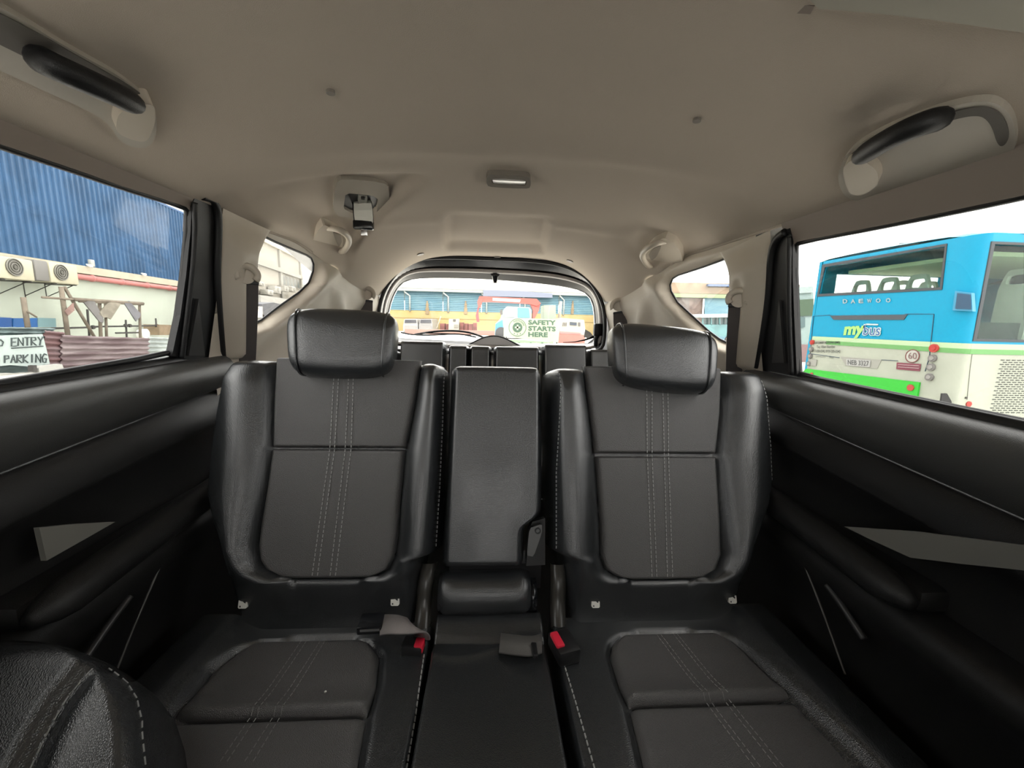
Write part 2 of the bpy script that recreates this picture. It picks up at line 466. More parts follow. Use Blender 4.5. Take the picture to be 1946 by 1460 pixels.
# ---- windows (glass) and doors
for k, s in ((1, -1), (2, 1)):
    w = struct('window_%d' % k, 'tinted rear door window on the %s' % NAMES[s])
    mb = MB(); side_solid(mb, s, grow(DW[s], 0.04), -0.012, -0.015); mb.obj('pane', G_SIDE, w)
    d = struct('door_%d' % k, 'rear car door on the %s with black panel and armrest' % NAMES[s])
    # upper frame: taupe inner trim above the glass, black pillar trim behind it
    top = [(y, z) for y, z in DW[s] if z > 1.48 and y > 0.18]
    top.sort()
    ymax = 0.95 if s < 0 else 0.93
    edge = [(y, roof_z(xedge(y), y) + 0.020) for y in [0.1 + 0.05 * i for i in range(17)] if y < 0.90]
    mb = MB()
    band = [(0.10, top[0][1])] + top + [(top[-1][0] + 0.012, top[-1][1] - 0.004), (top[-1][0] + 0.03, edge[-1][1])] + edge[::-1]
    side_solid(mb, s, band, 0.004, -0.012); mb.obj('upper_frame', M_TRIMD, d)
    # black seal around the opening
    ring = smooth_closed([sp(s, y, z, -0.004) for y, z in DW[s]], 1)
    mb = MB(); mb.tube(ring, 0.0055, 8, closed=True); mb.obj('window_seal', M_RUBBER, d, True)
    # black division post at the rear of the window
    rear = [p for p in DW[s] if p[0] > 0.70]
    rear_px = {-1: ([(362, 392), (360, 440), (352, 520), (341, 600), (325, 676)], [(372, 368), (398, 372), (413, 392), (416, 430), (412, 520), (416, 600), (426, 700)]),
               1: ([(1508, 458), (1508, 520), (1511, 600), (1516, 716)], [(1502, 434), (1484, 442), (1470, 458), (1464, 490), (1460, 560), (1450, 630), (1436, 700)])}[s]
    a = [side(x, y, s, 0.004) for x, y in rear_px[0]]; b = [side(x, y, s, 0.004) for x, y in rear_px[1]]
    poly = [(p.y, p.z) for p in a] + [(p.y, p.z) for p in b[::-1]]
    mb = MB(); side_solid(mb, s, poly, 0.006, -0.008); mb.obj('rear_post', M_BLACK, d)
    # raised rubber run and a satin flash inside the post
    px = {-1: [(370, 385), (371, 440), (365, 520), (355, 600), (345, 680)], 1: [(1500, 450), (1499, 520), (1500, 600), (1505, 712)]}[s]
    mb = MB(); mb.tube(smooth_open([side(x, y, s, 0.010) for x, y in px], 2), 0.0055, 8); mb.obj('glass_run', M_RUBBER, d, True)
    px = {-1: [(376, 568), (388, 676), (357, 676)], 1: [(1482, 570), (1491, 690), (1468, 690)]}[s]
    mb = MB(); side_solid(mb, s, [(p.y, p.z) for p in (side(x, y, s, 0.01) for x, y in px)], 0.012, 0.0); mb.obj('corner_cover', mat('satin_black', (0.05, 0.05, 0.05), 0.35), d)
    px = {-1: [(383, 372), (404, 378), (414, 400), (415, 440), (411, 520), (416, 600), (424, 690)], 1: [(1492, 441), (1474, 455), (1465, 485), (1461, 560), (1451, 630), (1438, 698)]}[s]
    mb = MB(); mb.tube(smooth_open([side(x, y, s, 0.010) for x, y in px], 2), 0.0085, 8); mb.obj('door_opening_seal', M_RUBBER, d, True)

    # lower panel: curves run along the door; (front z, rear z, |x|)
    YA, YB = 0.02, 1.02
    def zc(za, zb, y): return lerp(za, zb, (y - 0.45) / 0.45)
    off0 = 0.010 if s < 0 else 0.0
    def curve(za, zb, x, ya=YA, yb=YB, n=24):
        return [V((s * x, y, zc(za, zb, y) + off0)) for y in [lerp(ya, yb, i / n) for i in range(n + 1)]]
    mb = MB()
    mb.loft([curve(1.224, 1.238, .708), curve(1.224, 1.238, .690), curve(1.221, 1.235, .676), curve(1.213, 1.227, .664), curve(1.200, 1.214, .656), curve(1.184, 1.198, .653),
             curve(1.160, 1.176, .655), curve(1.118, 1.158, .668), curve(1.112, 1.152, .680)])
    mb.obj('upper_panel', M_DOORU, d, 50)
    mb = MB(); mb.loft([curve(1.228, 1.242, .712), curve(1.236, 1.250, .700), curve(1.234, 1.248, .690), curve(1.222, 1.236, .689)]); mb.obj('belt_seal', M_RUBBER, d, True)
    mb = MB()
    mb.loft([curve(1.113, 1.153, .684), curve(1.106, 1.146, .672), curve(1.075, 1.112, .664), curve(1.052, 1.090, .657), curve(1.044, 1.082, .660), curve(1.036, 1.074, .672), curve(0.99, 1.00, .690), curve(.95, .955, .695), curve(.90, .90, .695)])
    mb.obj('middle_panel', M_DOOR, d, 50)
    mb = MB()
    mb.loft([curve(.915, .915, .70), curve(.912, .912, .66), curve(.905, .905, .64), curve(.885, .885, .632), curve(.855, .85, .64), curve(.82, .81, .664), curve(.70, .68, .672), curve(.62, .60, .66), curve(.40, .40, .655)])
    mb.obj('lower_panel', M_DOOR, d, 50)
    # armrest bar with a rounded, glossy tip
    mb = MB(); path = [V((s * lerp(.622, .640, t), lerp(.50, 1.0, t), lerp(.942, .965, t))) for t in [i / 20 for i in range(21)]]
    rr = [0.010 + 0.018 * min(1, (i / 2.0) ** 0.5) for i in range(21)]
    mb.tube(path, rr, 14); mb.obj('armrest', M_DOOR, d, True)
    mb = MB(); mb.box((s * .678, .76, .935), (.06, .50, .040), bevel=.012); mb.obj('armrest_base', M_DOOR, d, 40)
    # decorative grey strip
    px = [(1606, 1001), (1740, 1010), (1946, 1036), (2160, 1075), (2150, 1130), (1946, 1084), (1830, 1072), (1732, 1060), (1655, 1025)]
    pts = [onX(x, y, .652) for x, y in px]
    if s < 0: pts = [onX(x, y, -.652) for x, y in [(72, 1003), (140, 996), (217, 992), (150, 1030), (86, 1066)]]
    mb = MB(); fr = Frame((s * .652, 0, 0), (0, 1, 0), (0, 0, 1), (-s, 0, 0)); mb.prism(fr, [(p.y, p.z) for p in pts], -0.006, 0.002); mb.obj('trim_strip', M_GREYP, d)
    # pocket edges low on the panel
    for i, (q, r) in enumerate(((((1525, 1065), (1565, 1165), (1606, 1282)), .0022), (((1572, 1112), (1600, 1150), (1642, 1215)), .006))):
        pts = [onX(x, y, .640) for x, y in q]
        if s < 0: pts = [V((-p.x, p.y, p.z)) for p in pts]
        mb = MB(); mb.tube(smooth_open(pts, 2), r, 6); mb.obj('pocket_edge', mat('satin_black_edge', (0.10, 0.095, 0.09), 0.3) if i == 0 else mat('satin_black', (0.05, 0.05, 0.05), 0.35), d, True)
# ================================================================ quarter panels, pillars, tailgate
ring_px = [(719, 720), (720, 650), (718, 600), (727, 556), (752, 519), (774, 501), (811, 488), (942, 492), (1033, 497), (1082, 508), (1117, 528), (1139, 561), (1150, 594), (1149, 652), (1147, 730)]
def ringpts(px, y): return [onY(a, b, y) for a, b in px]
YR = 1.985
for k, s in ((1, -1), (2, 1)):
    t = struct('trim_%d' % k, 'beige plastic quarter trim around the small rear window on the %s' % NAMES[s])
    inner = resample([V((y, z, 0)) for y, z in QW[s]], 200, True)
    cy_, cz_ = 1.27, 1.45
    outer = [(0.97, 0.75), (YR, 0.75)]
    ytop = [YR - (YR - 0.97) * i / 30 for i in range(31)]
    outer += [(y, roof_z(xedge(y), y) + 0.004) for y in ytop]
    def cast(p):
        d = V((p.x - cy_, p.y - cz_)); best = None
        for (a, b), (c, e) in zip(outer, outer[1:] + outer[:1]):
            ex, ez = c - a, e - b; den = d.x * ez - d.y * ex
            if abs(den) < 1e-9: continue
            q = ((a - cy_) * ez - (b - cz_) * ex) / den; r = ((a - cy_) * d.y - (b - cz_) * d.x) / den
            if q > 0.2 and -1e-6 <= r <= 1 + 1e-6 and (best is None or q < best): best = q
        best = max(best or 1.0, 1.02)
        return V((cy_ + d.x * best, cz_ + d.y * best, 0))
    outp = [cast(p) for p in inner]
    def xtr(y, z):
        ze = roof_z(xedge(y), y); x = xw(y, z) - 0.012 - 0.014 * sm((y - 1.6) / 0.36)
        x = lerp(x, xedge(y) + 0.001, sm(1 - (ze - z) / 0.10))
        k2 = sm((ze - 0.03 - z) / 0.10)
        x -= 0.030 * k2 * bumpf(abs(y - 1.60 - 0.20 * (1.42 - z)), 0.075)
        x += 0.022 * k2 * bumpf(abs(y - 1.82), 0.10)
        # broad sill following the lower edge of the window
        q = z - (1.30 + 0.62 * (y - 1.10))
        x -= 0.018 * bumpf(abs(q + 0.055), 0.075) * sm((1.62 - y) / 0.12)
        return x
    mb = MB(); curves = []
    R = 26
    for r in range(R + 1):
        f = r / R; row = []
        for a, b in zip(inner, outp):
            p = a.lerp(b, f ** 1.5); d = (p - a).length
            x = lerp(xw(p.x, p.y) + 0.012, xtr(p.x, p.y), sm(d / 0.035))
            row.append(V((s * x, p.x, p.y)))
        curves.append(row)
    mb.loft(curves, closed=True); mb.obj('quarter_panel', M_TRIM, t, True)
    mb = MB(); mb.tube([p + V((s * 0.001, 0, 0)) for p in curves[0]], 0.0035, 8, closed=True); mb.obj('glass_seal', M_RUBBER, t, True)
    w = struct('window_%d' % (k + 2), 'small fixed quarter window on the %s' % NAMES[s])
    mb = MB(); side_solid(mb, s, grow(QW[s], 0.02), -0.014, -0.016); mb.obj('pane', G_QTR, w)
    # seam where headliner and pillar trim meet
    px = {-1: [(615, 502), (650, 505), (700, 514), (732, 527)], 1: [(1135, 548), (1170, 536), (1220, 530), (1265, 528)]}[s]
    # C-pillar
    c = struct('trim_%d' % (k + 2), 'beige pillar cover behind the rear door on the %s' % NAMES[s])
    fpx, rpx = {-1: ([(424, 396), (419, 430), (415, 520), (418, 600), (430, 715)], [(520, 440), (510, 452), (500, 468), (489, 484), (485, 505), (486, 560), (486, 620), (490, 735)]),
                1: ([(1464, 438), (1465, 480), (1461, 560), (1451, 630), (1434, 720)], [(1362, 482), (1372, 494), (1386, 518), (1389, 540), (1388, 600), (1382, 655), (1374, 740)])}[s]
    A = resample(smooth_open([side(x, y, s, 0.012) for x, y in fpx], 2), 40); B = resample(smooth_open([side(x, y, s, 0.015) for x, y in rpx], 2), 40)
    mb = MB(); curves = []
    for i in range(40):
        row = []
        for j in range(25):
            f = j / 24; p = A[i].lerp(B[i], f)
            v = i / 39
            # inward swell; a flat pocket for the belt below the anchor
            o = 0.012 + 0.030 * math.sin(math.pi * min(1, max(0, f))) ** 0.5 * sm(v / 0.25)
            o -= 0.014 * bumpf(abs(f - 0.62), 0.30) * sm((v - 0.22) / 0.10)
            if f == 1.0: o = -0.02
            o = lerp(-0.02, o, sm((p.z - 1.20) / 0.05))
            row.append(V((s * (xw(p.y, p.z) - o), p.y, p.z)))
        curves.append(row)
    mb.loft(curves); mb.obj('pillar_cover', M_TRIM, c, True)

# ---- tailgate: nested rings from the opening back to the glass
tg = struct('wall_rear', 'inside of the tailgate with its rounded window frame')
glass_px = [(737, 640), (735, 600), (742, 569), (757, 540), (779, 529), (830, 527), (922, 529), (1040, 539), (1095, 548), (1117, 557), (1129, 574), (1133, 608), (1131, 648), (1120, 654), (1090, 655), (940, 652), (763, 644)]
def closed_ring(px, y, n=120): return resample(smooth_closed([onY(a, b, y) for a, b in px], 2), n, True)
def scaled(px, sx, sy, cx=937, cy=585): return [(cx + (a - cx) * sx, cy + (b - cy) * sy) for a, b in px]
bot = [(1140, 668), (1100, 672), (940, 672), (770, 668), (728, 664)]
full = [p for p in ring_px if p[1] < 660]
outer_px = full + bot
frit_px = glass_px
grey_o = [(728, 648), (727, 600), (734, 563), (752, 531), (778, 515), (815, 510), (930, 512), (1040, 519), (1090, 529), (1121, 543), (1137, 567), (1144, 604), (1142, 652), (1130, 662), (1090, 664), (940, 662), (760, 656)]
grey_i = [(733, 645), (731, 600), (738, 566), (755, 536), (779, 520), (820, 516), (926, 519), (1040, 526), (1092, 536), (1119, 549), (1133, 571), (1138, 606), (1136, 650), (1124, 658), (1090, 659), (940, 657), (762, 650)]
def align(r):
    # start every ring at its lower left so that the lofts do not twist
    i = min(range(len(r)), key=lambda q: (r[q].x + 0.5) ** 2 + (r[q].z - 1.2) ** 2)
    r = r[i:] + r[:i]
    if r[5].z < r[0].z - 1e-4 or r[10].x > r[0].x + 0.08: r = [r[0]] + r[1:][::-1]
    return r
RO = align(closed_ring(outer_px, YR)); RG = align(closed_ring(grey_o, 2.05)); RI = align(closed_ring(grey_i, 2.065)); RF = align(closed_ring(glass_px, 2.10))
mb = MB(); mb.tube(RO, 0.009, 8, closed=True); mb.obj('opening_seal', M_RUBBER, tg, True)
mb = MB(); mb.loft([RO, RG], closed=True); mb.obj('upper_trim', M_GLOSS, tg, True)
mb = MB(); mb.loft([RG, [p + V((0, -0.012, 0)) for p in RG], [p + V((0, -0.012, 0)) for p in RI], RI], closed=True); mb.obj('frame_ring', mat('grey_tailgate_trim', (0.42, 0.39, 0.37), 0.35), tg, True)
mb = MB(); mb.loft([RI, RF], closed=True); mb.obj('glass_border', mat('dark_glass_border', (0.03, 0.028, 0.026), 0.4), tg, True)
wr = struct('window_5', 'tinted rear window in the tailgate')
mb = MB(); mb.add([p + V((0, 0.004, 0)) for p in RF], [tuple(range(len(RF)))]); mb.obj('pane', G_REAR, wr)
# ledge of the tailgate below the glass and the body beyond
mb = MB(); mb.box((0, 2.10, 0.86), (1.24, 0.10, 0.62), bevel=0.02); mb.obj('lower_trim', M_TRIM, tg, 40)
mb = MB(); mb.loft([[V((x, 2.02, 1.155)) for x in (-0.56, -0.3, 0, 0.3, 0.56)], [V((x, 2.06, 1.185)) for x in (-0.56, -0.3, 0, 0.3, 0.56)], [V((x, 2.11, 1.190)) for x in (-0.56, -0.3, 0, 0.3, 0.56)]])
mb.obj('ledge', mat('lit_ledge', (0.6, 0.58, 0.54), 0.4), tg, True)  # paler colour stands for daylight falling on the tailgate trim
# body around the opening, so no daylight leaks past the trim
mb = MB(); fr = Frame((0, 2.14, 0), (1, 0, 0), (0, 0, 1), (0, -1, 0))
mb.prism(fr, [(-0.70, 0.3), (0.70, 0.3), (0.66, 1.3), (0.60, 1.62), (0.3, 1.72), (-0.3, 1.72), (-0.60, 1.62), (-0.66, 1.3)], 0, 0.012, [[(p.x, p.z) for p in RF][::2]])
mb.obj('tailgate_skin', M_BODY, tg)
# wiper motor hump, with a dark rim
hp = [onY(a, b, 2.07) for a, b in [(876, 662), (892, 655), (910, 645), (924, 640), (940, 638), (955, 641), (970, 648), (985, 656), (1000, 664)]]
hp = smooth_open(hp, 2)
mb = MB(); mb.loft([hp, [p + V((0, 0.05, 0)) for p in hp]]); mb.loft([hp, [V((p.x, p.y, 1.15)) for p in hp]]); mb.obj('wiper_motor_cover', mat('pale_cover', (0.55, 0.53, 0.52), 0.4), tg, 60)
mb = MB(); mb.tube(hp, 0.004, 6); mb.obj('cover_rim', M_RUBBER, tg, True)

# wiper outside the glass
wi = thing('rear_wiper', 'dark rear wiper arm lying along the bottom of the rear window', 'wiper', onY(850, 645, 2.13))
mb = MB(); mb.tube(smooth_open([onY(a, b, 2.13) for a, b in [(762, 632), (785, 637), (830, 637), (870, 634), (905, 641)]], 2), 0.004, 6); mb.obj('blade', M_RUBBER, wi, True)
mb = MB(); mb.tube(smooth_open([onY(a, b, 2.14) for a, b in [(788, 636), (830, 629), (880, 629), (912, 638), (930, 648)]], 2), 0.006, 6); mb.obj('arm', M_BLACK, wi, True)
mb = MB(); mb.tube(smooth_open([onY(a, b, 2.135) for a, b in [(800, 633), (845, 634), (895, 637)]], 2), 0.003, 6); mb.obj('arm_link', M_RUBBER, wi, True)
# small camera or washer nozzle at the top of the rear glass
rc = thing('rear_camera', 'small black camera hanging at the top centre of the rear window', 'camera', onY(940, 530, 2.08))
mb = MB(); mb.box(onY(940, 518, 2.075), (0.075, 0.03, 0.010), bevel=0.003); mb.obj('bracket', M_BLACK, rc, 40)
p = onY(941, 520, 2.075); q = onY(941, 538, 2.075)
mb = MB(); mb.tube([p, p.lerp(q, .35), p.lerp(q, .7), q], [0.026, 0.018, 0.012, 0.009], 12); mb.obj('housing', M_GLOSS, rc, True)
# tailgate latch mirror on the lower right of the glass
mi = thing('rear_view_mirror', 'black bracket with a small mirror at the lower right of the rear window', 'mirror', onY(1140, 650, 2.05))
mb = MB(); mb.box(onY(1136, 627, 2.05), (0.045, 0.03, 0.065), bevel=0.008); mb.obj('head', M_BLACK, mi, 40)
mb = MB(); mb.tube([onY(1136, 635, 2.05), onY(1132, 645, 2.05), onY(1133, 664, 2.05)], [0.014, 0.010, 0.013], 10); mb.obj('stem', M_BLACK, mi, True)
mb = MB(); mb.tube([onY(1128, 640, 2.05), onY(1112, 646, 2.05), onY(1092, 650, 2.06), onY(1070, 651, 2.07)], [0.008, 0.005, 0.003, 0.002], 8); mb.obj('cable', M_BLACK, mi, True)
fr = Frame(onY(1120, 635, 2.045), (1, 0, 0), (0, 0, 1), (0, -1, 0))
mb = MB(); mb.prism(fr, fr.hits([(1109, 641), (1112, 626), (1122, 632), (1126, 638), (1118, 643)]), 0, .004); mb.obj('mirror_glass', mat('mirror_face', (0.8, 0.8, 0.8), 0.15, metal=0.6), mi)

# ================================================================ things on the ceiling and pillars
def roofframe(x, y, drop=0.0):
    n = roof_n(x, y); a = V((1, 0, 0)); a = (a - n * a.dot(n)).normalized(); b = n.cross(a)
    return Frame(V((x, y, roof_z(x, y))) + n * drop, a, b, n)
def rounded(pts, it=2, r=0.13):
    """round the corners of a closed outline"""
    q = []
    for i in range(len(pts)):
        a, b = V(pts[i]), V(pts[(i + 1) % len(pts)]); q += [a.lerp(b, r), a.lerp(b, 1 - r)]
    return [(p.x, p.y) for p in smooth_closed(q, max(0, it - 1))]
# dome lamp
fr = roofframe(0.015, 0.925)
dl = thing('dome_lamp', 'small oblong ceiling lamp with a white lens in the middle of the headliner', 'lamp', fr.o)
o = rounded(fr.hits([(924, 321), (1008, 326), (1009, 351), (925, 347)]), 2); i = rounded(fr.hits([(934, 329), (1000, 333), (1001, 346), (935, 343)]), 2)
mb = MB(); mb.prism(fr, o, -0.01, 0.010, [i]); mb.obj('bezel', mat('lamp_bezel', (0.20, 0.18, 0.155), 0.95, spec=0.1), dl)
mb = MB(); mb.prism(fr, i, -0.008, 0.002); mb.obj('recess', mat('lamp_recess', (0.05, 0.045, 0.04), 0.3), dl)
mb = MB(); mb.prism(fr, fr.hits([(936, 336), (999, 339), (998, 345), (938, 343)]), 0.002, 0.007); mb.obj('lens', mat('lamp_lens', (0.85, 0.83, 0.78), 0.2), dl)
# clips and screws in the headliner
for (px, py), (x, y), lab in (((628, 172), (-0.22, 0.60), 'small dark clip in the headliner near the left ceiling handle'), ((1325, 224), (0.22, 0.66), 'small dark clip in the headliner near the right ceiling handle'),
                              ((799, 483), (-0.33, 1.93), 'round trim plug above the rear window, leftmost of three'), ((945, 490), (0, 1.96), 'round trim plug above the rear window, middle of three'), ((1083, 496), (0.34, 1.93), 'round trim plug above the rear window, rightmost of three')):
    fr = roofframe(x, y)
    a, b = fr.hit(px, py); p = fr.pt(a, b); fr = roofframe(p.x, min(p.y, 1.97))
    mb = MB(); mb.disc(fr.o - fr.n * 0.002, fr.n, 0.006 if y < 1 else 0.016, 0.006, 14)
    tag(mb.obj('trim_clip', mat('clip_taupe', (0.22, 0.195, 0.17), 0.5)), lab, 'clip', 'clips in the headliner')
# ceiling belt for the middle seat
fr = roofframe(-0.385, 1.14, 0.007)
cb = thing('ceiling_seat_belt', 'folded seat belt with white tag hanging from its square ceiling housing', 'seat belt', fr.o)
o = rounded(fr.hits([(638, 334), (740, 344), (738, 400), (722, 418), (640, 408), (632, 392)]), 2)
op = fr.hits([(656, 363), (707, 368), (719, 376), (714, 408), (700, 408), (668, 402), (652, 393)])
mb = MB(); mb.prism(fr, o, -0.05, 0.005, [rounded(op, 1)]); mb.obj('housing', mat('taupe_housing', (0.36, 0.325, 0.28), 0.9, spec=0.15), cb)
mb = MB(); mb.prism(fr, rounded(op, 1), -0.05, -0.004); mb.obj('recess', M_BLACK, cb)
mb = MB(); mb.prism(fr, fr.hits([(681, 367), (697, 368), (697, 384), (680, 383)]), -0.02, 0.006, [rounded(fr.hits([(685, 368), (694, 369), (692, 376), (685, 375)]), 1)]); mb.obj('latch_slot', mat('grey_latch', (0.2, 0.2, 0.18), 0.35), cb)
YB_ = fr.pt(*fr.hit(688, 386)).y - 0.01
tp = [onY(a, b, YB_ + d) for a, b, d in [(687, 378, .02), (689, 387, -.006), (690, 400, -.010), (691, 412, -.009), (692, 425, -.004)]]
mb = MB(); mb.ribbon(tp, rgt, [.046, .048, .050, .050, .048], .004, (0, 1, 0)); wt = mb.obj('white_tag', M_WHITE, cb)
tp2 = [p + V((-.003, .008, 0)) for p in tp]
mb = MB(); mb.ribbon(tp2, rgt, .054, .006, (0, 1, 0)); mb.obj('webbing', M_RUBBER, cb)
mb = MB(); mb.box(onY(691, 428, YB_), (.055, .018, .024), bevel=.004); mb.obj('tongue_grip', M_GLOSS, cb, 40)
mb = MB(); mb.box(onY(692, 440, YB_), (.018, .004, .022), bevel=.001); mb.obj('metal_tongue', M_CHROME, cb, 40)

# grab handles over the rear doors
def front_handle(s, fr, ring, grip, mount, shadow, label):
    h = thing('grab_handle', label, 'grab handle', fr.o, 'ceiling grab handles over the doors')
    mb = MB(); mb.prism(fr, rounded(fr.hits(ring), 3, .25), -0.012, 0.008); mb.obj('base_plate', mat('handle_beige', (0.42, 0.385, 0.33), 0.55), h)
    mb = MB(); mb.prism(fr, rounded(fr.hits(shadow), 3, .25), -0.010, 0.0095); mb.obj('recess', mat('handle_recess_shade', (0.10, 0.09, 0.08), 0.7), h)  # dark plate painted in for the shadow along the grip
    path = smooth_open([fr.pt(*fr.hit(x, y, hh), hh) for x, y, hh in grip], 2); n = len(path)
    mb = MB(); mb.tube(path, [0.0135 * (0.7 + 0.3 * min(1, 6 * min(i, n - 1 - i) / n)) for i in range(n)], 12); mb.obj('grip', M_BLACK, h, True)
    mb = MB(); mb.prism(fr, rounded(fr.hits(mount, 0.02), 3, .2), -0.005, 0.022); mb.obj('mount_cover', M_TRIM, h, 30)
    return h
fr = roofframe(-0.53, 0.58)
front_handle(-1, fr, [(-110, -60), (20, 10), (120, 75), (240, 140), (300, 205), (285, 275), (225, 265), (200, 215), (60, 150), (-110, 70)],
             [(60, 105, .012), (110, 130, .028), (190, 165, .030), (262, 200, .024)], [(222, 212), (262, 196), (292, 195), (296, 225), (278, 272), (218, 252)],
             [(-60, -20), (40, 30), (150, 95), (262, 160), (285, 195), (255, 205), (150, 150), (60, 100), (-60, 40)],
             'black ceiling grab handle with beige mounts over the left rear door')
fr = roofframe(0.53, 0.52)
front_handle(1, fr, [(1592, 330), (1615, 275), (1700, 225), (1860, 172), (1925, 190), (1942, 260), (1915, 300), (1760, 330), (1660, 375), (1612, 372)],
             [(1632, 300, .024), (1690, 262, .030), (1750, 235, .028), (1800, 222, .012)], [(1600, 315), (1630, 296), (1668, 320), (1672, 348), (1638, 372), (1612, 365)],
             [(1610, 295), (1640, 265), (1760, 215), (1870, 182), (1915, 200), (1928, 250), (1905, 270), (1890, 215), (1860, 200), (1770, 228), (1700, 260), (1640, 295)],
             'black ceiling grab handle with beige mounts over the right rear door')
# smaller handles over the quarter windows
def rear_handle(fr, plate, loop, hole, label):
    h = thing('grab_handle', label, 'grab handle', fr.o, 'small grab handles over the quarter windows')
    mb = MB(); mb.prism(fr, rounded(fr.hits(plate, 0.018), 1), -0.03, 0.018); mb.obj('base_plate', M_TRIM, h, 40)
    path = smooth_open([fr.pt(*fr.hit(x, y, hh), hh) for x, y, hh in loop], 2)
    mb = MB(); mb.tube(path, 0.0095, 10); mb.obj('grip', M_TRIM, h, True)
    mb = MB(); mb.prism(fr, rounded(fr.hits(hole, 0.019), 2), 0.0, 0.0195); mb.obj('recess', mat('handle_shade', (0.30, 0.265, 0.225), 0.7), h)  # darker plate stands for the shade inside the loop
    return h
fr = roofframe(-0.53, 1.30, 0.004)
rear_handle(fr, [(596, 455), (604, 438), (616, 427), (630, 434), (645, 440), (652, 455), (650, 480), (644, 495), (620, 482), (590, 466)],
            [(624, 433, .012), (645, 436, .038), (662, 448, .042), (664, 462, .040), (652, 480, .036), (640, 474, .012)], [(632, 441), (648, 446), (650, 460), (644, 470), (638, 458)], 'small beige grab handle above the left quarter window')
fr = roofframe(0.53, 1.24, 0.004)
rear_handle(fr, [(1298, 500), (1293, 478), (1280, 462), (1262, 452), (1240, 462), (1222, 480), (1226, 500), (1236, 520), (1262, 516), (1290, 508)],
            [(1264, 458, .012), (1240, 464, .036), (1220, 480, .042), (1222, 494, .042), (1234, 508, .036), (1244, 500, .012)], [(1258, 466), (1242, 472), (1232, 484), (1238, 496), (1248, 488)], 'small beige grab handle above the right quarter window')
# overhead unit at the very top right
fr = roofframe(0.40, 0.42)
oc = thing('overhead_console', 'beige overhead console edge at the top right of the ceiling', 'console', fr.o)
mb = MB(); mb.prism(fr, fr.hits([(1480, -60), (1556, 17), (1650, 24), (1760, 36), (1946, 62), (2150, 92), (2300, -60)], .014), -0.03, 0.014); mb.obj('body', mat('console_beige', (0.40, 0.38, 0.32), 0.7, spec=0.2), oc, 40)
mb = MB(); mb.prism(fr, fr.hits([(1330, -12), (1548, 12), (1540, 27), (1450, 22), (1330, 8)], .006), -0.01, 0.006); mb.obj('vent_edge', M_TRIMD, oc, 40)

# seat belts on the pillars
def belt(s, anchor, top, bot, off, label, w, r, yaw):
    a = side(*anchor, s, off); tp, bt = side(*top, s, off), side(*bot, s, off)
    h = thing('seat_belt', label, 'seat belt', bt, 'seat belts on the pillars')
    nrm = V((-s * math.cos(yaw), -math.sin(yaw), 0)); t = (tp - bt).normalized(); wd = t.cross(nrm).normalized()
    mb = MB(); mb.ribbon([tp + V((0, 0, .012)), tp.lerp(bt, .3), tp.lerp(bt, .6), bt, bt + (bt - tp) * .6], wd, [w * .92, w, w * 1.04, w * 1.1, w * 1.1], .003, nrm); mb.obj('webbing', M_BELT, h)
    mb = MB()
    arc = [a + wd * (r * 1.25 * math.cos(q)) + V((0, 0, r * math.sin(q))) + nrm * 0.004 for q in [math.radians(x) for x in range(-40, 221, 15)]]
    mb.tube(arc, r * 0.40, 10); mb.obj('anchor_ring', M_TRIM, h, True)
    mb = MB(); mb.disc(a - nrm * 0.030, nrm, r * 1.1, 0.030, 20); mb.obj('anchor_cover', M_TRIM, h, 40)
    mb = MB(); mb.box(tp + V((0, 0, .010)), (w * .95, 0.008, 0.010), (wd, nrm, V((0, 0, 1))), bevel=.002); mb.obj('slot', M_RUBBER, h)
    return h
belt(-1, (467, 522), (478, 545), (471, 672), .040, 'dark grey seat belt on the left pillar behind the door', .036, .0200, math.radians(35))
belt(1, (1405, 568), (1397, 588), (1395, 695), .040, 'dark grey seat belt on the right pillar behind the door', .038, .0200, math.radians(35))
belt(-1, (697, 558), (697, 576), (693, 618), .035, 'dark seat belt beside the rear window on the left', .055, .024, math.radians(70))
belt(1, (1175, 580), (1177, 598), (1182, 640), .035, 'dark seat belt beside the rear window on the right', .060, .024, math.radians(70))
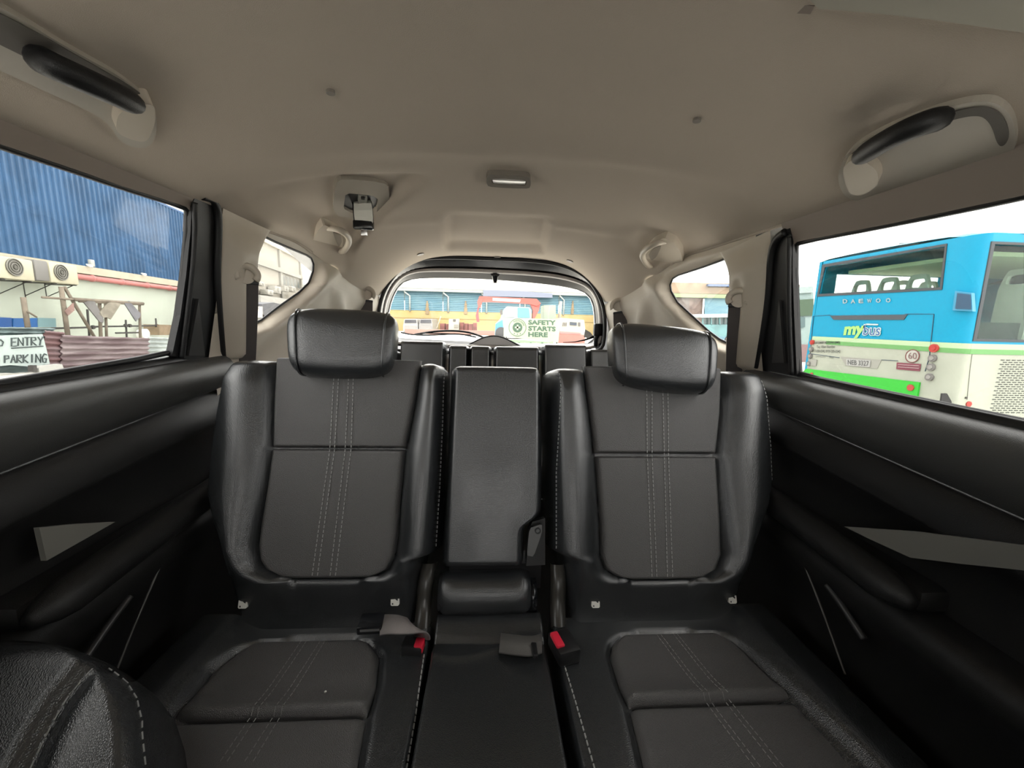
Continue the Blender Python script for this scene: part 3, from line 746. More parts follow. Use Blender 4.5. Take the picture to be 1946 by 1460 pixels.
# ================================================================ seats
REC = math.radians(20)
SB = Frame((0, 0.90, 1.25), (1, 0, 0), (0, math.sin(REC), math.cos(REC)), (0, -math.cos(REC), math.sin(REC)))   # seat back plane
CU = Frame((0, 0.50, 0.735), (1, 0, 0), (0, 1, -0.03), (0, 0.03, 1))                                            # seat cushion plane
def edge_tab(fr, pts, h=0.0):
    return sorted([(b, a) for a, b in fr.hits(pts, h)])
def pillow(mb, fr, left, right, s0, s1, hfn, T, R, rows=70, cols=60, round_bottom=True, Rt=None):
    """upholstered pad: edges given as tables x(s); hfn(x, s) is the face height, T the depth of the sides, R the edge radius"""
    curves = []; Rt = Rt or R
    def hfull(x, s):
        xl, xr = interp(left, s), interp(right, s); p = 1.0
        for d in (min(x - xl, xr - x) / R, (s1 - s) / Rt, (s - s0) / Rt if round_bottom else 9):
            if d < 1: p *= math.sqrt(max(0.0, 1 - (1 - max(0, d)) ** 2))
        return -T + (T + hfn(x, s)) * p
    mb.hfull = hfull
    for j in range(rows + 1):
        v = (1 - math.cos(math.pi * j / rows)) / 2; v = 0.5 * v + 0.5 * j / rows
        s = lerp(s0, s1, v); xl, xr = interp(left, s), interp(right, s); row = []
        for i in range(cols + 1):
            u = (1 - math.cos(math.pi * i / cols)) / 2; u = 0.6 * u + 0.4 * i / cols
            x = lerp(xl, xr, u)
            row.append(fr.pt(x, s, hfull(x, s)))
        curves.append(row)
    base = len(mb.v); mb.loft(curves)
    n = cols + 1; loop = [base + i for i in range(n)] + [base + j * n + cols for j in range(1, rows + 1)] + [base + rows * n + i for i in reversed(range(cols))] + [base + j * n for j in reversed(range(1, rows))]
    mb.f.append(tuple(loop))
    return mb
def dashes(mb, fr, pts, hfn, dash=0.0060, gap=0.0030, w=0.0013, t=0.0010):
    """a row of thread stitches along a polyline of (x, s)"""
    P = resample([V((a, b, 0)) for a, b in pts], 200)
    L = sum((b - a).length for a, b in zip(P, P[1:])); n = int(L / (dash + gap))
    Q = resample(P, n * 2 + 1)
    for i in range(n):
        a, b = Q[2 * i], Q[2 * i].lerp(Q[2 * i + 1], 1.25)
        pa, pb = fr.pt(a.x, a.y, hfn(a.x, a.y) + .0006), fr.pt(b.x, b.y, hfn(b.x, b.y) + .0006)
        d = (pb - pa).normalized(); sd = fr.n.cross(d)
        mb.add([pa - sd * w / 2, pa + sd * w / 2, pb + sd * w / 2, pb - sd * w / 2, (pa - sd * w / 2) + fr.n * t, (pa + sd * w / 2) + fr.n * t, (pb + sd * w / 2) + fr.n * t, (pb - sd * w / 2) + fr.n * t],
               [(0, 1, 2, 3), (7, 6, 5, 4), (0, 4, 5, 1), (1, 5, 6, 2), (2, 6, 7, 3), (3, 7, 4, 0)])
    return mb

def second_row_seat(label, L, R_, insU, insL, seams, edge_st, marks, head, cushion, gap_side):
    s = -1 if gap_side > 0 else 1
    root = thing('car_seat', label, 'car seat', (s * 0.36, 0.75, 0.45), 'leather seats of the second row')
    lt, rt = edge_tab(SB, L), edge_tab(SB, R_)
    s1 = max(lt[-1][0], rt[-1][0]); s0 = min(lt[0][0], rt[0][0])
    ul, ur = edge_tab(SB, insU[0]), edge_tab(SB, insU[1]); ll, lr = edge_tab(SB, insL[0]), edge_tab(SB, insL[1])
    full_l = sorted(ll + ul); full_r = sorted(lr + ur)
    sb0 = ll[0][0]
    def hshell(x, q):
        xl, xr = interp(lt, q), interp(rt, q); il, ir = interp(full_l, q), interp(full_r, q)
        h = 0.0
        if q > sb0 - 0.08:
            k = sm((q - sb0 + 0.08) / 0.14) * sm((s1 + 0.05 - q) / 0.12)
            if x < il: h += 0.034 * k * math.sin(math.pi * min(1, max(0, (x - xl) / max(1e-4, il - xl)))) ** 0.8
            elif x > ir: h += 0.034 * k * math.sin(math.pi * min(1, max(0, (xr - x) / max(1e-4, xr - ir)))) ** 0.8
        if q > sb0 - 0.012:
            e = min(x - il, ir - x, q - sb0)
            h -= 0.014 * sm((e + 0.010) / 0.014)
        if q < sb0: h -= 0.02 * sm((sb0 - q) / 0.09)
        return h
    mb = MB(); pillow(mb, SB, lt, rt, s0 - 0.03, s1, hshell, 0.10, 0.030, 110, 110, round_bottom=False)
    back = mb.obj('backrest', M_LEATHER, root, True); hsh = mb.hfull
    hin = lambda x, q: 0.001 + 0.004 * math.sin(math.pi * min(1, max(0, (x - interp(full_l, q)) / (interp(full_r, q) - interp(full_l, q))))) ** 0.5
    for nm, a, b in (('upper_insert', ul, ur), ('lower_insert', ll, lr)):
        q0, q1 = min(a[0][0], b[0][0]), max(a[-1][0], b[-1][0])
        mb = MB(); pillow(mb, SB, a, b, q0, q1, hin, 0.016, 0.012, 50, 60, Rt=0.006); mb.obj(nm, M_INSERT, back, True)
    for sx in range(4):
        line = [SB.hit(x, y) for x, y in seams[sx]]
        mb = MB(); dashes(mb, SB, line, hin); mb.obj('stitching', M_STITCH, back)
    for e in edge_st:
        line = SB.hits(e); mb = MB(); dashes(mb, SB, line, lambda x, q: hsh(x, q) - 0.0005, t=0.002); mb.obj('edge_stitching', M_STITCH, back)
    # anchor point tags: white square with a dark child-seat sign
    for (px, py) in marks:
        a, b = SB.hit(px, py, -0.02); hh = hsh(a, b) + 0.0015
        mb = MB(); mb.prism(SB, rounded([(a - .0085, b - .0085), (a + .0085, b - .0085), (a + .0085, b + .0085), (a - .0085, b + .0085)], 1), hh - .004, hh + .001)
        tg_ = mb.obj('anchor_tag', M_WHITE, back)
        mb = MB(); mb.prism(SB, [(a - .001, b + .0055), (a + .0055, b + .0055), (a + .0055, b + .001), (a + .003, b + .002)], hh, hh + .0015)
        mb.prism(SB, [(a - .0055, b - .003), (a - .0035, b - .003), (a - .003, b - .006), (a - .0055, b - .006)], hh, hh + .0015); mb.obj('symbol', M_BLACK, tg_)
    # headrest: soft box with side panels and two posts
    (hx0, hy0, hx1, hy1, tw, tilt) = head
    fr = Frame(onY((hx0 + hx1) / 2, (hy0 + hy1) / 2, 0.90), (math.cos(tw), math.sin(tw), tilt), (0, math.sin(math.radians(8)), math.cos(math.radians(8))))
    fr.n = fr.a.cross(fr.b).normalized()
    (ax, ay), (bx, by) = fr.hit(hx0, hy1), fr.hit(hx1, hy0)
    cx, cyy, rx, ry, rz = (ax + bx) / 2, (ay + by) / 2, (bx - ax) / 2, (by - ay) / 2, 0.052
    NU, NV = 48, 32; vs = []
    def se(c, p): return math.copysign(abs(c) ** p, c)
    mb = MB(); curves = []
    for j in range(NV + 1):
        th = -math.pi / 2 + math.pi * j / NV; row = []
        for i in range(NU):
            ph = 2 * math.pi * i / NU
            y = se(math.sin(ph), 0.55) * abs(math.cos(th)) ** 0.32; z = se(math.cos(ph), 0.70) * abs(math.cos(th)) ** 0.32; x = se(math.sin(th), 0.45)
            taper = 0.965 + 0.045 * y
            z2 = z * (1.0 - 0.10 * y)
            row.append(fr.pt(cx + x * rx * taper, cyy + y * ry - 0.006 * (1 - x * x) * (1 if y < 0 else -0.5), z2 * rz))
        curves.append(row)
    mb.loft(curves, closed=True)
    hd = mb.obj('headrest', M_LEATHER, root, True)
    for sx in (-1, 1):
        loop = []
        for i in range(NU):
            ph = 2 * math.pi * i / NU; y = se(math.sin(ph), 0.55) * 0.985; z = se(math.cos(ph), 0.70) * 0.985
            loop.append(fr.pt(cx + sx * rx * 0.80 * (0.965 + 0.045 * y), cyy + y * ry, z * (1 - 0.10 * y) * rz))
        mb = MB(); mb.tube(loop, 0.0022, 6, closed=True); mb.obj('piping', M_LEATHER, hd, True)
    for sx in (-0.45, 0.45):
        mb = MB(); mb.tube([fr.pt(cx + sx * rx, cyy, -0.01), SB.pt(0, 0, -0.05) + V((fr.pt(cx + sx * rx, 0).x, -0.0, -0.05))], 0.006, 8); mb.obj('headrest_post', M_CHROME, root, True)
    # cushion
    il, ir = edge_tab(CU, cushion['l']), edge_tab(CU, cushion['r']); seam = cushion['seam']
    xin, xout = (-0.1235 if s < 0 else 0.111), s * 0.60
    cl, cr = [(-.3, min(xin, xout)), (.3, min(xin, xout))], [(-.3, max(xin, xout)), (.3, max(xin, xout))]
    q_top = max(il[-1][0], ir[-1][0]); ysm = CU.hit(*seam)[1]
    def hc(x, q):
        a, b = interp(il, q), interp(ir, q); e = min(x - a, b - x, q_top - q)
        ax = abs(x)
        h = -0.012 * sm((e + 0.012) / 0.016)
        h += 0.025 * sm((ax - 0.46) / 0.08) * sm((0.63 - ax) / 0.05)
        return h
    mb = MB(); pillow(mb, CU, cl, cr, -0.22, 0.265, hc, 0.13, 0.010, 80, 90, Rt=0.02); cs = mb.obj('cushion', M_LEATHER, root, True); hcs = mb.hfull
    hci = lambda x, q: 0.002
    def hq1(x, q): return 0.004 + 0.007 * math.exp(-((q - ysm) / 0.028) ** 2)
    mb = MB(); pillow(mb, CU, il, ir, ysm, q_top, hq1, 0.02, 0.016, 40, 50, Rt=0.014); mb.obj('rear_insert', M_INSERT, cs, True)
    mb = MB(); pillow(mb, CU, il, ir, -0.20, ysm - 0.001, lambda x, q: 0.0, 0.02, 0.016, 40, 50, Rt=0.010); mb.obj('front_insert', M_INSERT, cs, True)
    for e in cushion['st']:
        mb = MB(); dashes(mb, CU, CU.hits(e, .003), lambda x, q: hq1(x, q) if q > ysm + .004 else 0.0, w=.0010); mb.obj('stitching', mat('dark_thread', (0.27, 0.27, 0.26), 0.8), cs)
    mb = MB(); dashes(mb, CU, CU.hits(cushion['edge'], 0.0), lambda x, q: hcs(x, q) - .001, dash=.010, gap=.0005, w=.0018, t=.003); mb.obj('edge_stitching', M_STITCH, cs)
    return root

left_seat = second_row_seat('black leather second-row seat on the left with headrest and stitched panels',
    [(464, 674), (430, 688), (414, 720), (400, 790), (388, 880), (384, 935), (391, 970), (405, 1010), (418, 1050), (424, 1090), (426, 1180)],
    [(838, 688), (848, 696), (847, 760), (841, 900), (834, 1040), (832, 1052), (806, 1060), (797, 1100), (792, 1180)],
    ([(522, 678), (517, 760), (515, 849)], [(800, 684), (790, 760), (772, 852)]),
    ([(514, 853), (505, 920), (492, 1000), (487, 1040), (490, 1065), (502, 1083), (530, 1096), (560, 1100)], [(770, 858), (761, 950), (756, 1020), (750, 1060), (738, 1083), (712, 1096), (680, 1100)]),
    [[(636, 690), (636, 723), (629, 853), (595, 1096)], [(645, 690), (645, 723), (638, 853), (605, 1096)], [(664, 690), (664, 723), (658, 853), (629, 1096)], [(673, 690), (673, 723), (669, 853), (639, 1096)]],
    [[(842, 705), (839, 800), (833, 930), (826, 1046)], [(428, 722), (414, 790), (404, 880), (400, 935)]], [(470, 1143), (754, 1138)],
    (552, 596, 758, 714, 0.10, -0.015),
    {'l': [(250, 1460), (330, 1362), (400, 1278), (448, 1241), (470, 1228), (496, 1219), (551, 1215)], 'r': [(680, 1460), (698, 1357), (716, 1302), (722, 1244), (709, 1224), (690, 1217), (671, 1215)],
     'seam': (520, 1362), 'st': [[(572, 1221), (415, 1450)], [(582, 1221), (428, 1450)], [(608, 1221), (462, 1450)], [(617, 1221), (478, 1450)]], 'edge': [(806, 1246), (790, 1350), (768, 1470)]}, 1)
right_seat = second_row_seat('black leather second-row seat on the right with headrest and stitched panels',
    [(1052, 690), (1042, 700), (1041, 760), (1042, 900), (1044, 1040), (1046, 1052), (1072, 1062), (1076, 1100), (1080, 1180)],
    [(1410, 698), (1440, 704), (1454, 720), (1464, 760), (1473, 850), (1476, 920), (1468, 960), (1452, 1000), (1436, 1040), (1424, 1090), (1418, 1180)],
    ([(1109, 694), (1123, 805), (1129, 861)], [(1374, 703), (1372, 785), (1364, 863)]),
    ([(1131, 867), (1140, 990), (1142, 1060), (1150, 1083), (1172, 1097), (1200, 1102)], [(1364, 869), (1372, 990), (1374, 1055), (1364, 1083), (1340, 1097), (1310, 1102)]),
    [[(1227, 720), (1228, 863), (1237, 1098)], [(1237, 720), (1237, 863), (1246, 1098)], [(1257, 720), (1260, 863), (1266, 1098)], [(1267, 720), (1268, 863), (1276, 1098)]],
    [[(1060, 705), (1062, 740), (1056, 900), (1057, 1046)], [(1440, 725), (1450, 780), (1458, 860), (1460, 915)]], [(1128, 1142), (1383, 1134)],
    (1148, 624, 1362, 740, -0.10, -0.075),
    {'l': [(1240, 1500), (1223, 1460), (1194, 1338), (1177, 1303), (1158, 1244), (1162, 1222), (1180, 1208), (1213, 1202)], 'r': [(1640, 1460), (1498, 1316), (1452, 1272), (1420, 1240), (1398, 1221), (1367, 1204), (1308, 1200)],
     'seam': (1350, 1334), 'st': [[(1248, 1208), (1437, 1460)], [(1256, 1208), (1449, 1460)], [(1279, 1206), (1480, 1460)], [(1286, 1206), (1493, 1460)]], 'edge': [(1066, 1244), (1095, 1340), (1132, 1470)]}, -1)

# ---- narrow middle seat
ms = thing('middle_seat', 'narrow plain black leather middle seat between the two headrest seats', 'car seat', (0, 0.75, 0.45), 'leather seats of the second row')
lt = edge_tab(SB, [(862, 690), (853, 700), (850, 760), (843, 900), (832, 1086)]); rt = edge_tab(SB, [(1022, 690), (1032, 700), (1036, 730), (1037, 900), (1036, 975), (1026, 986), (1006, 1000), (1002, 1012), (1000, 1086)])
mb = MB(); pillow(mb, SB, lt, rt, min(lt[0][0], rt[0][0]), rt[-1][0], lambda x, q: 0.010 + 0.006 * math.cos(x / 0.118 * 1.4), 0.10, 0.022, 80, 60); bk = mb.obj('backrest', M_LEATHER, ms, True)
# release lever in the notch
mb = MB(); mb.prism(SB, SB.hits([(1004, 1008), (1012, 992), (1036, 985), (1036, 1074), (1000, 1076)], -.03), -0.06, -0.03); mb.obj('lever_recess', M_BLACK, bk)
mb = MB(); mb.prism(SB, rounded(SB.hits([(1006, 1004), (1030, 996), (1030, 1012), (1014, 1058), (1001, 1056)], -.005), 1), -0.03, -0.004); lv = mb.obj('release_lever', mat('lever_grey', (0.07, 0.07, 0.07), 0.4), bk, 40)
a, b = SB.hit(1022, 1009, -.004); mb = MB(); mb.disc(SB.pt(a, b, -.004), SB.n, .0065, .003, 14, .004); mb.obj('bolt', M_BLACK, lv)
# padded roll under it
p, q = SB.hit(833, 1132, -.02), SB.hit(1008, 1132, -.02)
mb = MB(); path = [SB.pt(lerp(p[0], q[0], t), p[1], -0.045) for t in [i / 12 for i in range(13)]]; mb.tube(path, [0.040] + [0.046] * 11 + [0.040], 20); mb.obj('lower_roll', M_LEATHER, ms, True)
mb = MB(); mb.box(SB.pt(0.0, SB.hit(920, 1100)[1], -0.07), (.20, .05, .06)); mb.obj('hinge_bar', M_BLACK, ms)
for px, r in ((1014, 0.034), ):
    a, b = SB.hit(px, 1135, -.03); mb = MB(); mb.tube([SB.pt(a - .010, b, -.045), SB.pt(a + .006, b, -.045)], r, 16); mb.obj('pivot_cap', M_GLOSS, ms, True)
# cushion strip, slightly wrinkled towards the back
mcl, mcr = [(-.3, -.1275), (.3, -.1275)], [(-.3, .103), (.3, .103)]
def hmid(x, q):
    h = 0.004 + 0.004 * math.exp(-((q - 0.165 - 0.02 * math.sin(x * 22)) / 0.010) ** 2)
    h -= 0.006 * math.exp(-((q - 0.178 + 0.05 * x) / 0.008) ** 2) - 0.014 * sm((q - 0.18) / 0.05)
    return h
mb = MB(); pillow(mb, CU, mcl, mcr, -0.22, 0.25, hmid, 0.13, 0.009, 110, 50); mc = mb.obj('cushion', M_LEATHER, ms, True)
# hinge covers at both sides of the roll
for px, lab in (([(815, 1072), (806, 1110), (804, 1150), (800, 1196)], 'curved brown plastic hinge cover left of the middle seat'), ([(1062, 1074), (1064, 1110), (1062, 1150), (1064, 1200)], 'curved brown plastic hinge cover right of the middle seat')):
    mb = MB(); pts = [SB.pt(*SB.hit(x, y, h), h) for (x, y), h in zip(px, (-.035, -.020, -.024, -.005))]
    P = resample(smooth_open(pts, 2), 18); curves = []
    for i, c in enumerate(P):
        row = []
        for k in range(13):
            an = math.pi * k / 12; row.append(c + V((-0.016 * math.cos(an), 0, 0)) + SB.n * (0.020 * math.sin(an) ** 0.6 - 0.02))
        curves.append(row)
    mb.loft(curves); tag(mb.obj('hinge_cover', M_HINGE, None, True), lab, 'hinge cover', 'hinge covers of the rear seat')

# ---- buckles and straps
ax3 = lambda d: (V(d).normalized(), V((0, 0, 1)).cross(V(d).normalized()).normalized(), V((0, 0, 1)))
lb = thing('seat_belt_buckle', 'grey strap folded over a black buckle with red button on the left seat', 'buckle', onZ(800, 1230, .74))
zc_ = 0.755
mb = MB(); a, b = onZ(686, 1186, zc_ + .012), onZ(726, 1184, zc_ + .012); c = (a + b) / 2; mb.box(c, (.046, .040, .016), ax3(b - a), .003); tb = mb.obj('buckle_body', M_GLOSS, lb, 40)
e = onZ(703, 1197, zc_ + .014); mb = MB(); mb.box(e, (.036, .004, .005), ax3(b - a)); mb.obj('metal_edge', M_CHROME, tb)
pts = [onZ(x, y, z) for x, y, z in [(722, 1188, .765), (740, 1186, .783), (765, 1188, .790), (788, 1190, .784), (800, 1202, .768), (803, 1216, .742)]]
wd = [V((.25, -1, 0)), V((.2, -1, 0)), V((.15, -1, 0)), V((.5, -1, 0)), V((.9, -.6, .2)), V((1, -.3, .2))]
P = smooth_open(pts, 2); n = len(P)
mb = MB(); mb.ribbon(P, [wd[min(5, int(i / n * 6))].lerp(wd[min(5, int(i / n * 6) + 1)], (i / n * 6) % 1) for i in range(n)], [.052 - .022 * i / n for i in range(n)], .0035, [V((0, .2, 1)).lerp(V((.6, -.5, .5)), max(0, i / n - .5) * 1.6) for i in range(n)]); mb.obj('strap', M_STRAP, lb, True)
a = onZ(797, 1227, .742); mb = MB(); mb.box(a + V((-.012, .004, -.006)), (.040, .030, .024), ax3((1, -.1, 0)), .004); mb.obj('buckle_case', M_BLACK, lb, 40)
mb = MB(); mb.box(a, (.017, .022, .018), ax3((1, -.1, 0)), .003); mb.obj('release_button', M_RED, lb, 40)
rb = thing('seat_belt_buckle', 'black buckle with red button sunk beside the right seat cushion', 'buckle', onZ(1060, 1222, .72))
a = onZ(1059, 1221, .755); dv = (onZ(1068, 1236, .755) - onZ(1052, 1207, .755)).normalized()
mb = MB(); mb.box(a + V((.013, 0, -.010)), (.058, .044, .030), (dv, V((0, 0, 1)).cross(dv), V((0, 0, 1))), .006); mb.obj('buckle_case', M_BLACK, rb, 40)
mb = MB(); mb.box(a + V((0, 0, .002)), (.036, .016, .014), (dv, V((0, 0, 1)).cross(dv), V((0, 0, 1))), .003); mb.obj('release_button', M_RED, rb, 40)
st = thing('seat_strap', 'short grey pull strap lying at the back of the middle cushion', 'strap', onZ(982, 1232, .74))
mb = MB(); pts = [onZ(950, 1222, .744), onZ(980, 1226, .756), onZ(1012, 1229, .757), onZ(1030, 1222, .75)]
mb.ribbon(smooth_open(pts, 2), V((.12, 1, .05)), .042, .004, (0, 0, 1)); mb.obj('webbing', mat('dull_strap', (0.10, 0.095, 0.09), 0.8, bump=.4, bscale=700), st, True)
mb = MB(); mb.box(onZ(1016, 1236, .758), (.010, .030, .008), bevel=.002); mb.obj('end_stitch', M_BLACK, st)
# crumb on the cushion
mb = MB(); mb.tube([CU.pt(*CU.hit(618, 1322), .0065), CU.pt(*CU.hit(620, 1323), .0085)], [.0018, .0012], 7); tag(mb.obj('crumb', M_WHITE, None, True), 'tiny white crumb on the left seat cushion', 'crumb')

# ---- third row: two seats with lowered headrests
TR = Frame((0, 1.65, 1.26), (1, 0, 0), (0, math.sin(math.radians(16)), math.cos(math.radians(16))), (0, -math.cos(math.radians(16)), math.sin(math.radians(16))))
def block(name, px0, px1, ytop, root, h=0.0, rad=0.016):
    a, top = TR.hit(px0, ytop, h); b, _ = TR.hit(px1, ytop, h)
    mb = MB(); pillow(mb, TR, [(-1, a), (1, a)], [(-1, b), (1, b)], top - 0.42, top, lambda x, q: h, 0.09, rad, 40, 40); return mb.obj(name, M_LEATHER, root, True)
t1 = thing('third_row_seat', 'dark leather third-row seat seen behind the left headrest', 'car seat', (-0.25, 1.6, 0.6), 'seats of the third row')
block('backrest_side', 690, 757, 662, t1, -0.01); block('headrest', 757, 847, 643, t1, 0.012); block('backrest', 850, 892, 652, t1); block('backrest_inner', 891, 935, 653, t1, 0.003)
t2 = thing('third_row_seat', 'dark leather third-row seat seen behind the right headrest', 'car seat', (0.25, 1.6, 0.6), 'seats of the third row')
block('backrest', 938, 1028, 654, t2); block('headrest', 1031, 1119, 650, t2, 0.012); block('backrest_side', 1118, 1190, 660, t2, -0.01)
for rt_, xs in ((t1, (-.45, -.02)), (t2, (.02, .45))):
    mb = MB(); mb.box(((xs[0] + xs[1]) / 2, 1.50, .78), (xs[1] - xs[0], .34, .14), bevel=.03); mb.obj('cushion', M_LEATHER, rt_, 40)

# ---- shoulder of the reclined front seat, lower left
fs = thing('front_seat', 'shoulder of the reclined black leather front seat at the lower left', 'car seat', (-0.5, 0.30, 0.45))
FS = Frame((-0.52, 0.44, 0.93), (1, 0.10, -0.18), (0.10, 0.75, 0.42))
FS.b = (FS.b - FS.a * FS.a.dot(FS.b)).normalized(); FS.n = FS.a.cross(FS.b).normalized()
fl = [(-.6, -.15), (.2, -.15)]
rp = sorted([(b, a) for a, b in FS.hits([(318, 1620), (308, 1460), (300, 1390), (280, 1325), (240, 1272), (190, 1235)])])
top = FS.hit(0, 1172)[1]
rp2 = rp + [(FS.hit(120, 1203)[1], FS.hit(120, 1203)[0]), (top, FS.hit(20, 1172)[0])]
rp2.sort()
def hfs(x, q): return 0.012 * math.sin(x * 9) - 0.010 * math.exp(-((x - interp(seamt, q)) / 0.012) ** 2)
seamt = sorted([(b, a) for a, b in FS.hits([(50, 1470), (80, 1400), (120, 1330), (182, 1256)])])
mb = MB(); pillow(mb, FS, fl, rp2, -0.32, top, hfs, 0.12, 0.045, 90, 90); fb = mb.obj('backrest', M_LEATHER, fs, True); hff = mb.hfull
for sm_px in ([(52, 1465), (82, 1400), (120, 1330), (180, 1258)], [(190, 1256), (225, 1282), (250, 1320), (262, 1365), (272, 1460)]):
    mb = MB(); dashes(mb, FS, FS.hits(sm_px, -.002), lambda x, q: hff(x, q) - .0005, dash=.011, gap=.0012, w=.0013, t=.0015); mb.obj('stitching', mat('dark_thread', (0.27, 0.27, 0.26), 0.8), fb)
# ================================================================ outside: ground and the yard on the left
M_GROUND = mat('yard_concrete', (0.55, 0.53, 0.48), 0.9, var=0.35, vscale=0.6, bump=0.3, bscale=6)
gr = struct('floor_yard', 'pale concrete yard around the car')
mb = MB(); mb.add([(-70, -30, 0), (70, -30, 0), (70, 90, 0), (-70, 90, 0)], [(0, 1, 2, 3)]); mb.obj('concrete', M_GROUND, gr)
def ppoly(name, fr, px, depth, m, parent, h=0.0, smooth=False, rnd=0):
    """outline traced on a plane, given real depth behind it"""
    pts = fr.hits(px, h)
    if rnd: pts = rounded(pts, rnd)
    return MB().prism(fr, pts, h - depth, h).obj(name, m, parent, smooth)
def bar(name, fr, p, q, r, m, parent, h=0.0, n=6):
    a, b = fr.pt(*fr.hit(*p, h), h), fr.pt(*fr.hit(*q, h), h)
    return MB().tube([a, b], r, n).obj(name, m, parent, True)
ALB = 0.62
M_BLUE = mat('blue_cladding', (0.060, 0.155, 0.31), 0.5, var=0.25, vscale=1.2, spec=0.3)
M_WALLW = mat('pale_plaster', (0.68, 0.74, 0.62), 0.9, var=0.12, vscale=0.8)
M_CREAM = mat('cream_plaster', (0.68, 0.62, 0.48), 0.9, var=0.1, vscale=1.5)
M_PIPE = mat('red_pipe', (0.66, 0.24, 0.22), 0.5)
M_ACW = mat('ac_cream', (0.70, 0.66, 0.48), 0.6)
M_ACG = mat('ac_grille', (0.16, 0.155, 0.13), 0.7)
M_IRON = mat('dark_iron', (0.06, 0.055, 0.05), 0.7)
M_WOOD = mat('weathered_wood', (0.30, 0.25, 0.19), 0.9, var=0.3, vscale=5)
M_RUST = mat('rusty_sheet', (0.15, 0.10, 0.105), 0.75, var=0.8, vscale=2.2, var_col=(0.33, 0.27, 0.27), stretch=(1, .5, 4))
M_RUST2 = mat('rusty_red_sheet', (0.17, 0.085, 0.085), 0.75, var=0.8, vscale=2.0, var_col=(0.26, 0.20, 0.21), stretch=(1, .5, 4))
M_ZINC = mat('zinc_sheet', (0.50, 0.56, 0.53), 0.5, var=0.35, vscale=3)
M_TEALS = mat('teal_grey_sheet', (0.18, 0.25, 0.25), 0.55, var=0.4, vscale=2)

WL = wallplane(-12, 8, -.17, .985)
lbld = thing('blue_clad_building', 'long building with ribbed blue metal cladding over a pale plastered wall', 'building', WL.pt(8, 0))
def rib_sheet(fr, u0, u1, z0, z1, ribs, hgt, parent, m, name='cladding_sheet'):
    prof = []; w = (u1 - u0) / ribs
    for i in range(ribs):
        c = u0 + w * (i + .5)
        prof += [(u0 + w * i, 0), (c - .045, 0), (c - .025, hgt), (c + .025, hgt), (c + .045, 0)]
    prof.append((u1, 0))
    mb = MB(); mb.loft([[fr.pt(u, z0, h) for u, h in prof], [fr.pt(u, z1, h) for u, h in prof]])
    return mb.obj(name, m, parent)
for i in range(24):
    rib_sheet(WL, -8 + i * 1.06, -8 + (i + 1) * 1.06, 2.72, 5.84, 5, .045, lbld, M_BLUE)
mb = MB().box(WL.pt(4.8, 5.87, -.02), (26, .12, .08), (WL.a, WL.n, V((0, 0, 1)))); mb.obj('parapet_cap', mat('blue_cap', (0.05, 0.15, 0.35), .5), lbld)
MB().prism(WL, [(-8, 0), (17.4, 0), (17.4, 2.74), (-8, 2.74)], -.25, .02).obj('plaster_wall', M_WALLW, lbld)
MB().prism(WL, [(-8, 2.52), (17.4, 2.52), (17.4, 2.76), (-8, 2.76)], .02, .16).obj('ledge', M_CREAM, lbld)
MB().prism(WL, [(-8, 0), (17.4, 0), (17.4, 5.8), (-8, 5.8)], -4.0, -.26).obj('building_core', M_WALLW, lbld)
# red pipe with collars
rp_ = thing('wall_pipe', 'red pipe running along the top of the pale wall', 'pipe', WL.pt(8, 2.39, .22))
MB().tube([WL.pt(5.3, 2.40, .14), WL.pt(17, 2.40, .14)], .085, 10).obj('pipe', M_PIPE, rp_, True)
for px in (167, 223, 271, 314):
    u = WL.hit(px, 545)[0]; MB().tube([WL.pt(u - .05, 2.40, .14), WL.pt(u + .05, 2.40, .14)], .11, 10).obj('collar', M_PIPE, rp_, True)
# air conditioners on brackets
def ac(px0, px1, yt, yb, fan, label, fm=M_ACW, h=.75):
    a, zt = WL.hit(px0, yt[0], h); b, _ = WL.hit(px1, yt[1], h); _, zb = WL.hit(px0, yb, h)
    r = thing('air_conditioner', label, 'air conditioner', WL.pt((a + b) / 2, zb, h - .2), 'air conditioners on the pale wall')
    MB().box(WL.pt((a + b) / 2, (zt + zb) / 2, h - .22), (b - a, .44, zt - zb), (WL.a, WL.n, V((0, 0, 1))), .03).obj('casing', fm, r, 40)
    if fan:
        u, z = WL.hit(*fan[:2], h); rad = (zt - zb) * .40
        MB().disc(WL.pt(u, z, h), WL.n, rad, .02, 22).obj('fan_opening', M_ACG, r)
        for q in (.97, .7, .42): MB().tube([WL.pt(u + rad * q * math.cos(t), z + rad * q * math.sin(t), h + .03) for t in [2 * math.pi * k / 20 for k in range(20)]], .012, 5, closed=True).obj('guard_ring', mat('guard_grey', (.3, .29, .25), .6), r, True)
        MB().disc(WL.pt(u, z, h + .02), WL.n, rad * .2, .03, 12).obj('fan_hub', M_ACG, r)
    for du in ((.15, .85) if fan else ()):
        u = lerp(a, b, du)
        MB().tube([WL.pt(u, zb - .02, 0), WL.pt(u, zb - .02, h + .02)], .016, 5).obj('bracket_arm', M_IRON, r)
        MB().tube([WL.pt(u, zb - .38, 0.02), WL.pt(u, zb - .03, h * .9)], .012, 5).obj('bracket_brace', M_IRON, r)
        MB().tube([WL.pt(u, zb - .42, 0.02), WL.pt(u, zb, 0.02)], .015, 5).obj('bracket_leg', M_IRON, r)
    return r
ac(-12, 61, (484, 492), 527, (26, 508), 'cream air conditioner with round fan, left of two on the pale wall')
ac(64, 90, (493, 496), 532, None, 'grey box unit between the two cream air conditioners', mat('ac_grey', (.27, .26, .24), .6))
ac(92, 146, (497, 505), 536, (115, 518), 'cream air conditioner with round fan beside the red pipe')
